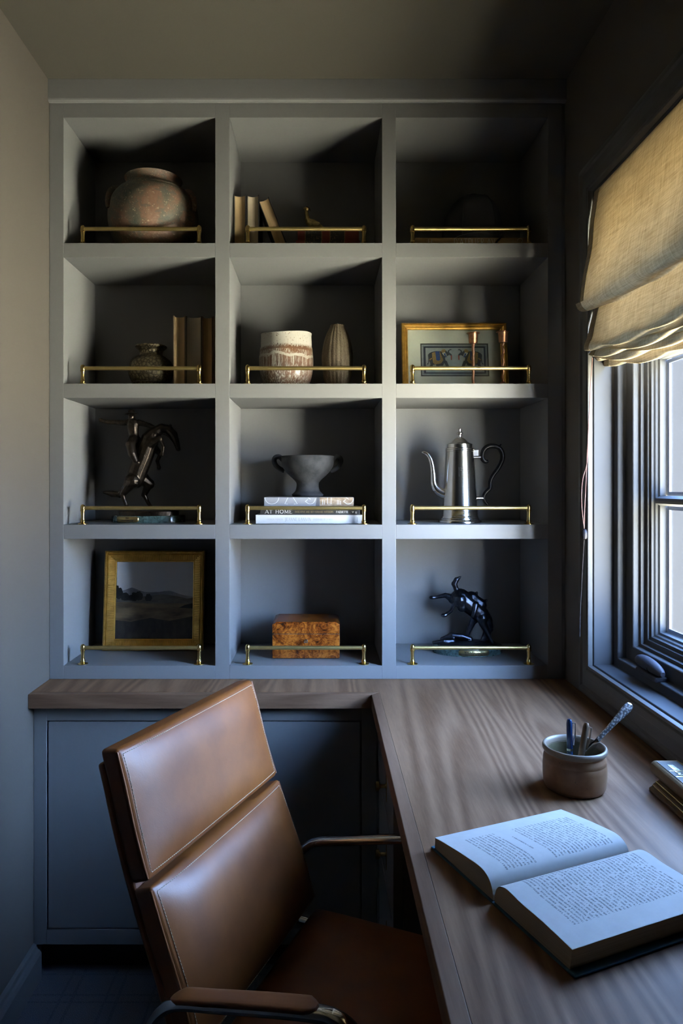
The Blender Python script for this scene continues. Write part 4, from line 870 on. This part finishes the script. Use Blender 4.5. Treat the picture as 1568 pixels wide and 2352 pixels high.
for i in range(7): h.ball(P4(862+i*8, 690+i*22, 0), .0075, .8, .6, 1.2)
sculpt(h.build('horse', m_bronzeb, t), .0016, 3)
sd = MB(); sd.limb([P4(735,545), P4(770,575), P4(815,610)], [.020,.0185,.020]); sd.limb([P4(752,545), P4(775,520), P4(782,503)], [.008,.006,.0045]); sd.limb([P4(820,590), P4(850,575), P4(868,570)], [.007,.005,.004])
for s_ in (-1, 1): sd.limb([P4(755,600,s_*.024), P4(740,660,s_*.031), P4(728,690,s_*.031)], [.011,.007,.006])
sculpt(sd.build('saddle', m_bronzeb, t), .0016, 2)

# ------------------------------------------------------------------ desk things
ZT = WT+.0004
# --- crock with pens
DQ = 1.252; t = thing('stoneware_crock', (XD(1319, DQ), DQ-D0, ZT), 'small brown stoneware crock holding pens on the desk', 'pot')
def crock_mat():
    t = NT('salt_glaze'); v = t.mapping(); f = t.noise(v, 28, 4); b_ = t.noise(v, 220, 3)
    s = t.n('ShaderNodeSeparateXYZ'); t.L(v, s.inputs[0])
    c = t.ramp(f, [(.3, (.145,.062,.025)), (.7, (.250,.130,.060))]); c = t.mix(t.math('MULTIPLY', t.math('GREATER_THAN', b_, .68), .6), c, (.05,.035,.02))
    t.pbr(c, .45, 0, t.bump(f, .2, .002)); return t.m
hq = .0765
pf = [(0,0),(.047,0),(.0505,.002),(.0535,.008),(.0548,.022),(.0550,.040),(.0542,.0485),(.0538,.0492),(.0542,.050),(.0535,.056),(.0515,.061),(.0508,.064)]
MB().lathe(pf+[(.0515,.0655)], 56, caps=False).build('body', crock_mat(), t, smooth=60)
MB().lathe([(.0505,.064),(.0535,.0655),(.0556,.069),(.0558,.0725),(.0545,.0755),(.0525,.0765),(.0505,.0755),(.0485,.071),(.0478,.064)], 56, caps=False).build('rim', M('rim_glaze', (.17,.125,.085), .4), t, smooth=60)
MB().lathe([(.0478,.066),(.0495,.055),(.050,.03),(.049,.008),(0,.0045)], 48, caps=False).build('lining', M('glazed_lining', (.085,.070,.030), .4, vs=30, col2=(.15,.13,.075)), t, smooth=60)
DQv = DQ
def deskpt(px, py, D): return Vector(W(px, py, D))
def pen(px0, py0, px1, py1, Da, Db, mcol, mring, label, clip_dx):
    top = deskpt(px0, py0, Da); inn = deskpt(px1, py1, Db); d = (inn-top).normalized()
    L = (top.z-(ZT+.009))/(-d.z); bot = top+d*L
    root = thing('pen', bot, label, 'pen', group='pens in the stoneware crock')
    R = root; q = (-d).to_track_quat('Z', 'Y'); R.rotation_mode = 'QUATERNION'; R.rotation_quaternion = q
    r0 = .0053
    MB().lathe([(0,0),(.002,.004),(r0*.9,.012),(r0,.02),(r0,L*.50)], 20).build('barrel', mcol, R, smooth=40)
    MB().lathe([(r0,L*.50),(r0*1.06,L*.50),(r0*1.06,L*.535),(r0,L*.535)], 20).build('ring', mring, R, smooth=40)
    MB().lathe([(r0,L*.535),(r0*1.02,L*.56),(r0*1.0,L-.008),(r0*.86,L-.003),(r0*.62,L),(0,L+.0004)], 20).build('cap', mcol, R, smooth=40)
    inv = q.inverted(); s_ = inv @ Vector((clip_dx, -.35, 0)).normalized(); s_.z = 0; s_.normalize()
    MB().tube([s_*r0*.7+Vector((0,0,L-.006)), s_*(r0*1.75)+Vector((0,0,L-.0065)), s_*(r0*1.75)+Vector((0,0,L-.030)), s_*(r0*1.35)+Vector((0,0,L-.045))], [.0011,.0013,.0013,.0016], 8).build('clip', mring, R, smooth=40)
m_penb = M('blue_lacquer', (.012,.045,.13), .2, .3, coat=.6); m_peng = M('champagne_metal', (.26,.18,.12), .38, .85)
pen(1307, 1652, 1308, 1728, 1.262, 1.258, m_penb, m_silver, 'glossy blue pen with a silver clip in the stoneware crock', 1)
pen(1347, 1660, 1335, 1728, 1.25, 1.243, m_peng, m_peng, 'champagne metal pen leaning in the stoneware crock', 1)
a = deskpt(1449, 1617, 1.262); b_ = deskpt(1372, 1700, 1.243); c_ = deskpt(1342, 1735, 1.232)
dv = (a-b_).normalized(); kn = thing('letter_opener', b_, 'ornate silver-handled letter opener leaning out of the stoneware crock', 'letter opener')
Lh = (a-b_).length; sd_ = dv.cross(Vector((0,1,0))).normalized(); ob = dv.cross(sd_)
m_ornsil = NT('chased_silver'); _v = m_ornsil.mapping(); _w = m_ornsil.n('ShaderNodeTexVoronoi'); m_ornsil.L(_v, _w.inputs[0]); _w.inputs['Scale'].default_value = 230
m_ornsil.pbr(m_ornsil.ramp(_w.outputs[0], [(.25, (.85,.84,.82)), (.62, (.20,.19,.19))]), .40, 1, m_ornsil.bump(_w.outputs[0], -1.0, .003)); m_ornsil = m_ornsil.m
hp = [(0,.0035),(.12,.0038),(.25,.0042),(.45,.0052),(.62,.0066),(.78,.0082),(.90,.0086),(.97,.0066),(1.0,.002)]
def blade_tube(pts, ws, th, n=12):
    vs, fs = [], []
    for p_, w_ in zip(pts, ws):
        for j in range(n): q_ = 2*pi*j/n; vs.append(p_+sd_*cos(q_)*w_+ob*sin(q_)*min(w_, th))
    m_ = len(pts)
    for i in range(m_-1):
        for j in range(n): fs.append((i*n+j, i*n+(j+1)%n, (i+1)*n+(j+1)%n, (i+1)*n+j))
    fs += [tuple(range(n))[::-1], tuple(range((m_-1)*n, m_*n))]; return MB().add(vs, fs)
hh = cr([(s_, w_) for s_, w_ in hp], 4); blade_tube([dv*Lh*s_ for s_, w_ in hh], [w_ for s_, w_ in hh], .0036).build('handle', m_ornsil, kn, smooth=60)
cv_ = (c_-b_); Lb = (b_.z-(ZT+.012))/(-(cv_.normalized().z))
tip = Vector((XD(1319, DQ)-.020, DQ-D0-.008, ZT+.016))-b_
blade_tube([Vector((0,0,0))+dv*.004, tip*.06, tip*.12, tip*.7, tip], [.0045,.0045,.0062,.0060,.001], .0012).build('blade', m_silver, kn, smooth=40)
# --- open book
ang = radians(-67.5); S0 = Vector((.2235, -1.047, ZT))
ob_ = thing('open_book', S0, 'thick open book with printed pages and teal covers lying on the desk', 'book', ang)
BH = .236; BW = .150; PW = .1425
m_teal = M('teal_cloth', (.022,.085,.13), .6, bump=.3, bs=900, vs=60)
m_pL = text_page('printed_page_with_heading', True, -1); m_pR = text_page('printed_page', False, 1)
for s_ in (-1, 1): MB().box(min(s_*.006, s_*BW), max(s_*.006, s_*BW), -.003, BH+.003, 0, .0028).build('cover_board', m_teal, ob_, bevel=.001)
MB().box(-.011, .011, -.003, BH+.003, .0002, .0022).build('spine', m_teal, ob_, bevel=.0008)
def page_curve(s_, thick):
    hump, ed = (.031, thick)
    c = cr([(.0015,.009),(.005,.020),(.013,.0285),(.028,hump+.0015),(.055,hump-.0005),(.095,(hump+ed)/2+.001),(PW,ed)], 6)
    return [(s_*x, z) for x, z in c]
for s_, thick, m_ in ((-1, .0185, m_pL), (1, .0275, m_pR)):
    cvx = page_curve(s_, thick); n = len(cvx); foot = [(s_*(PW-.004 if s_ > 0 else PW+.001), .0031), (s_*.0015, .0031)]
    prof_ = cvx+foot; k = len(prof_)
    blk = MB().add([(x, 0, z-.0004) for x, z in prof_]+[(x, BH, z-.0004) for x, z in prof_], [tuple(range(k)), tuple(range(k, 2*k))]+[(i, (i+1)%k, k+(i+1)%k, k+i) for i in range(k)])
    blk.v = [(x, y, max(z, .0030)) for x, y, z in blk.v]; blk.build('page_block', m_pgZ, ob_, smooth=35)
    ny = 6; pg = MB(); vs = []; tot = [0]
    for i in range(1, n): tot.append(tot[-1]+math.dist(cvx[i], cvx[i-1]))
    for j in range(ny+1):
        for i, (x, z) in enumerate(cvx): vs.append((x, BH*j/ny, z+.0003))
    pg.add(vs, [(j*n+i, j*n+i+1, (j+1)*n+i+1, (j+1)*n+i) for j in range(ny) for i in range(n-1)])
    o = pg.build('page', m_, ob_, smooth=60); uv = o.data.uv_layers.new(name='UVMap')
    for li, lp in enumerate(o.data.loops):
        vi = lp.vertex_index; i = vi % n; j = vi//n; u = tot[i]/tot[-1]; uv.data[li].uv = (u if s_ > 0 else 1-u, j/ny)
    if s_ > 0:   # a second leaf lifting slightly at the fore edge
        lf = MB(); vs = []
        for j in (0, 1):
            for i, (x, z) in enumerate(cvx):
                q_ = max(0, (i/(n-1)-.35)/.65); vs.append((x-.003*q_*s_, BH*j, z-.0014*sin(pi*q_)-.0001))
        lf.add(vs, [(i, i+1, n+i+1, n+i) for i in range(n-1)]); lf.build('loose_leaf', m_pgB, ob_, smooth=60)
# --- brass desk tool at the right edge
bt = thing('brass_desk_tool', (.617, -.71, ZT), 'brass desk tool with a patterned top plate at the right end of the desk', 'desk tool')
m_brd = M('old_brass', (.13, .080, .034), .55, .6, var=.2, vs=60); m_brt = NT('patterned_brass'); _v = m_brt.mapping(rot=(0,0,.6)); _c = m_brt.n('ShaderNodeTexChecker'); m_brt.L(_v, _c.inputs[0]); _c.inputs['Scale'].default_value = 620
m_brt.pbr(m_brt.mix(_c.outputs[1], (.020,.018,.015), (.095,.085,.070)), .65, .4, m_brt.bump(_c.outputs[1], .2, .0005)); m_brt = m_brt.m
def bar_prof(pts, y0, y1): return MB().prism_y(pts, y0, y1)
bar_prof([(-.034,0),(.030,0),(.030,.010),(.024,.019),(-.016,.019),(-.022,.014),(-.027,.012),(-.027,.008),(-.030,.007),(-.034,.005)], -.17, 0).build('ribbed_base', m_brd, bt, bevel=.0012)
for x_, z_ in ((-.0265,.0085), (-.021,.0145)): MB().tube([(x_,-.17,z_),(x_,0,z_)], .0013, 8).build('base_bead', m_brass, bt, smooth=60)
bar_prof([(-.022,.0235),(.022,.0235),(.028,.034),(.025,.046),(.021,.0485),(-.020,.0485),(-.026,.044),(-.027,.032)], -.18, .012).build('arm', m_brd, bt, bevel=.003, seg=3)
MB().box(-.008, .008, -.16, -.12, .0190, .0235).build('hinge', m_brd, bt)
MB().box(-.0185, .019, -.172, .004, .0485, .0492).build('patterned_plate', m_brt, bt, bevel=.0003)
MB().box(.0185, .0215, -.176, .008, .0484, .0500).build('bright_edge', m_brass, bt, bevel=.0006)
MB().box(-.0075, .0035, -.034, -.012, .0492, .0497).build('label_window', m_silver, bt, bevel=.0002)
for y_ in (-.0445, -.054): 
    MB().tube([(-.004+.0048*cos(q*pi/8), y_+.003*sin(q*pi/8), .0496) for q in range(3, 14)], .0009, 6).build('raised_letter', m_silver, bt, smooth=60)
for y_ in (-.0385, -.062): MB().box(-.0165, .016, y_-.0006, y_+.0006, .0492, .0497).build('plate_rib', m_brass, bt)

# ------------------------------------------------------------------ leather office chair
ch = thing('office_chair', (.0367, -.758, 0), 'cognac leather office chair with chrome arms pulled up to the desk', 'chair', radians(-23.4))
CW = .440
cl = cr([(-.300,.8815),(-.2835,.830),(-.262,.755),(-.236,.680),(-.207,.605),(-.180,.540),(-.160,.480),(-.150,.440)], 8)   # front face centreline x,z
def cpt(z):
    for (xa, za), (xb, zb_) in zip(cl, cl[1:]):
        if zb_ <= z <= za: q_ = (za-z)/(za-zb_); return xa+(xb-xa)*q_
    return cl[0][0] if z > cl[0][1] else cl[-1][0]
def nrm(z):
    d = Vector((cpt(z-.004)-cpt(z+.004), -.008)).normalized(); return Vector((-d.y, d.x))      # towards the sitter (+x)
def pad(z0, z1, puff, th, name, round_=.007):
    nv, nu = 26, 26; front, back = [], []
    for i in range(nv+1):
        v = i/nv; z = z1+(z0-z1)*v; c = Vector((cpt(z), z)); nn = nrm(z)
        for j in range(nu+1):
            u = j/nu; y = -CW/2+CW*u
            e = (1-abs(2*u-1)**5)*(1-abs(2*v-1)**5)
            p_ = c+nn*(puff*e); front.append((p_.x, y, p_.y)); q_ = c-nn*th; back.append((q_.x, y, q_.y))
    n = nu+1; mb = MB(); N_ = len(front)
    fs = []
    for i in range(nv):
        for j in range(nu): fs.append((i*n+j, i*n+j+1, (i+1)*n+j+1, (i+1)*n+j)); fs.append((N_+i*n+j, N_+(i+1)*n+j, N_+(i+1)*n+j+1, N_+i*n+j+1))
    for i in range(nv):
        for j in (0, nu): fs.append((i*n+j, (i+1)*n+j, N_+(i+1)*n+j, N_+i*n+j))
    for j in range(nu):
        for i in (0, nv): fs.append((i*n+j, i*n+j+1, N_+i*n+j+1, N_+i*n+j))
    mb.add(front+back, fs); o = mb.build(name, m_leather, ch, smooth=180)
    o.data.set_sharp_from_angle(angle=radians(60)); b_ = o.modifiers.new('bevel', 'BEVEL'); b_.width = round_; b_.segments = 4; b_.limit_method = 'ANGLE'; b_.angle_limit = radians(50)
    # stitching 9 mm inside the edge and a welt along it
    st = MB(); ins = .0095
    def fp(y, z):
        u = (y+CW/2)/CW; v = (z1-z)/(z1-z0); e = (1-abs(2*u-1)**5)*(1-abs(2*v-1)**5); c = Vector((cpt(z), z))+nrm(z)*(puff*e+.0004); return Vector((c.x, y, c.y))
    def run(pa, pb):
        L = math.dist(pa, pb); k = int(L/.0048)
        for i in range(k):
            a = tuple(pa[q]+(pb[q]-pa[q])*(i+.12)/k for q in (0, 1)); b_ = tuple(pa[q]+(pb[q]-pa[q])*(i+.80)/k for q in (0, 1))
            st.tube([fp(*a), fp(*b_)], .00062, 5)
    ys, zt_, zb_ = CW/2-ins, z1-ins, z0+ins
    for pa, pb in (((-ys,zt_),(ys,zt_)), ((-ys,zb_),(ys,zb_)), ((-ys,zt_),(-ys,zb_)), ((ys,zt_),(ys,zb_))): run(pa, pb)
    s_ = st.build('stitching', m_thread, o); s_['kind'] = 'stuff'
    for sy in (-1, 1):
        pts = []
        for i in range(21): z = z1-.004+(z0-z1+.008)*i/20; c = Vector((cpt(z), z))-nrm(z)*.0020; pts.append((c.x, sy*(CW/2-.0012), c.y))
        MB().tube(pts, .0021, 8).build('edge_welt', m_leather, o, smooth=60)
    return o
pad(.6845, .8815, .014, .036, 'upper_back_pad'); pad(.440, .6760, .026, .036, 'lower_back_pad')
sh = MB(); nv, nu = 24, 10; vs = []
for side in (0, 1):
    for i in range(nv+1):
        z = .866+(.41-.866)*i/nv; zz = max(z, .441); c = Vector((cpt(zz)+(.003*(zz-z)/.03 if z < zz else 0), z)); nn = nrm(zz)
        for j in range(nu+1):
            y = (-CW/2+.004)+(CW-.008)*j/nu; k = .037+side*(.016+.010*sin(pi*min(1, i/nv))*(1-abs(2*j/nu-1)**3)); q_ = c-nn*k; vs.append((q_.x, y, q_.y))
n = nu+1; N_ = (nv+1)*n; fs = []
for i in range(nv):
    for j in range(nu): fs += [(i*n+j, i*n+j+1, (i+1)*n+j+1, (i+1)*n+j), (N_+i*n+j, N_+(i+1)*n+j, N_+(i+1)*n+j+1, N_+i*n+j+1)]
    for j in (0, nu): fs.append((i*n+j, (i+1)*n+j, N_+(i+1)*n+j, N_+i*n+j))
for j in range(nu):
    for i in (0, nv): fs.append((i*n+j, i*n+j+1, N_+i*n+j+1, N_+i*n+j))
o = sh.add(vs, fs).build('back_shell', m_leather, ch, smooth=180); o.data.set_sharp_from_angle(angle=radians(60)); b_ = o.modifiers.new('bevel', 'BEVEL'); b_.width = .006; b_.segments = 3; b_.limit_method = 'ANGLE'; b_.angle_limit = radians(50)
# seat
se = MB(); nx, ny = 24, 20; top, bot = [], []
for i in range(nx+1):
    u = i/nx; x = -.150+.44*u
    for j in range(ny+1):
        v = j/ny; y = -CW/2+CW*v; e = (1-abs(2*u-1)**6)*(1-abs(2*v-1)**6)
        drop = -.045*max(0, (u-.8)/.2)**2; top.append((x, y, .425+.018*e+drop)); bot.append((x, y, .375+drop*.6))
n = ny+1; N_ = len(top); fs = []
for i in range(nx):
    for j in range(ny): fs += [(i*n+j, i*n+j+1, (i+1)*n+j+1, (i+1)*n+j), (N_+i*n+j, N_+(i+1)*n+j, N_+(i+1)*n+j+1, N_+i*n+j+1)]
    for j in (0, ny): fs.append((i*n+j, (i+1)*n+j, N_+(i+1)*n+j, N_+i*n+j))
for j in range(ny):
    for i in (0, nx): fs.append((i*n+j, i*n+j+1, N_+i*n+j+1, N_+i*n+j))
o = se.add(top+bot, fs).build('seat', m_leather, ch, smooth=180); o.data.set_sharp_from_angle(angle=radians(60)); b_ = o.modifiers.new('bevel', 'BEVEL'); b_.width = .010; b_.segments = 4; b_.limit_method = 'ANGLE'; b_.angle_limit = radians(50)
# chrome arms
ap = cr([(-.205,.365),(-.216,.42),(-.215,.465),(-.206,.496),(-.188,.522),(-.160,.541),(-.10,.556),(-.02,.575),(.05,.590),(.085,.594),(.112,.584),(.125,.560),(.120,.50),(.105,.43),(.095,.365)], 6)
for sy in (-1, 1):
    y0 = sy*.252; vs, fs = [], []; n = 14; m_ = len(ap)
    for i, (x, z) in enumerate(ap):
        a = Vector(ap[max(i-1,0)]); b_ = Vector(ap[min(i+1,m_-1)]); t_ = (b_-a).normalized(); nn = Vector((-t_.y, t_.x))
        for j in range(n):
            q_ = 2*pi*j/n; cq, sq_ = cos(q_), sin(q_); k = .0085*math.copysign(abs(sq_)**.7, sq_); yy = .0125*math.copysign(abs(cq)**.7, cq)
            vs.append((x+nn.x*k, y0+yy, z+nn.y*k))
    for i in range(m_-1):
        for j in range(n): fs.append((i*n+j, i*n+(j+1)%n, (i+1)*n+(j+1)%n, (i+1)*n+j))
    fs += [tuple(range(n))[::-1], tuple(range((m_-1)*n, m_*n))]
    ar = MB().add(vs, fs).build('armrest', m_chrome, ch, smooth=60)
    pd = MB(); vs, fs = [], []; sel = [p_ for p_ in ap if -.168 < p_[0] < .07 and p_[1] > .53]; m_ = len(sel)
    for i, (x, z) in enumerate(sel):
        a = Vector(sel[max(i-1,0)]); b_ = Vector(sel[min(i+1,m_-1)]); t_ = (b_-a).normalized(); nn = Vector((-t_.y, t_.x)); e = min(1, min(i, m_-1-i)/3+.35)
        for j in range(n):
            q_ = 2*pi*j/n; cq, sq_ = cos(q_), sin(q_); k = .0095+.0050*e*math.copysign(abs(sq_)**.6, sq_); yy = .0165*e*math.copysign(abs(cq)**.6, cq)
            vs.append((x+nn.x*k, y0+yy, z+nn.y*k))
    for i in range(m_-1):
        for j in range(n): fs.append((i*n+j, i*n+(j+1)%n, (i+1)*n+(j+1)%n, (i+1)*n+j))
    fs += [tuple(range(n))[::-1], tuple(range((m_-1)*n, m_*n))]
    if sy < 0: pd.add(vs, fs).build('arm_pad', m_leather, ar, smooth=60)
    MB().tube([(-.205, y0, .366), (.095, y0, .366)], .009, 10).build('side_rail', m_chrome, ch, smooth=60)
for x_ in (-.15, .06): MB().tube([(x_, -.252, .366), (x_, .252, .366)], .008, 10).build('cross_bar', m_chrome, ch, smooth=60)
MB().box(-.09, .07, -.08, .08, .330, .372).build('tilt_box', m_dark, ch, bevel=.01)
MB().lathe([(0,.10),(.028,.10),(.028,.22),(.016,.222),(.016,.34),(0,.34)], 24, (-.01,0,0)).build('gas_column', m_chrome, ch, smooth=40)
for i in range(5):
    a = radians(100+72*i); c_, s_ = cos(a), sin(a); x_, y_ = -.01+.25*c_, .25*s_
    MB().tube([(-.01+.02*c_, .02*s_, .115), (-.01+.14*c_, .14*s_, .098), (x_, y_, .075)], [.022,.017,.012], 10).build('base_leg', m_chrome, ch, smooth=60)
    q_ = Matrix.Rotation(a+.6, 3, 'Z')
    w_ = MB().lathe([(0,-.018),(.020,-.017),(.0255,-.011),(.0255,-.003),(.012,-.002),(.012,.002),(.0255,.003),(.0255,.011),(.020,.017),(0,.018)], 20); w_.map(lambda x, y, z: tuple(q_ @ Vector((x, z, y))+Vector((x_, y_, .0262)))).build('caster', m_black, ch, smooth=40)
    MB().tube([(x_, y_, .04), (x_, y_, .075)], .006, 8).build('caster_stem', m_chrome, ch, smooth=60)
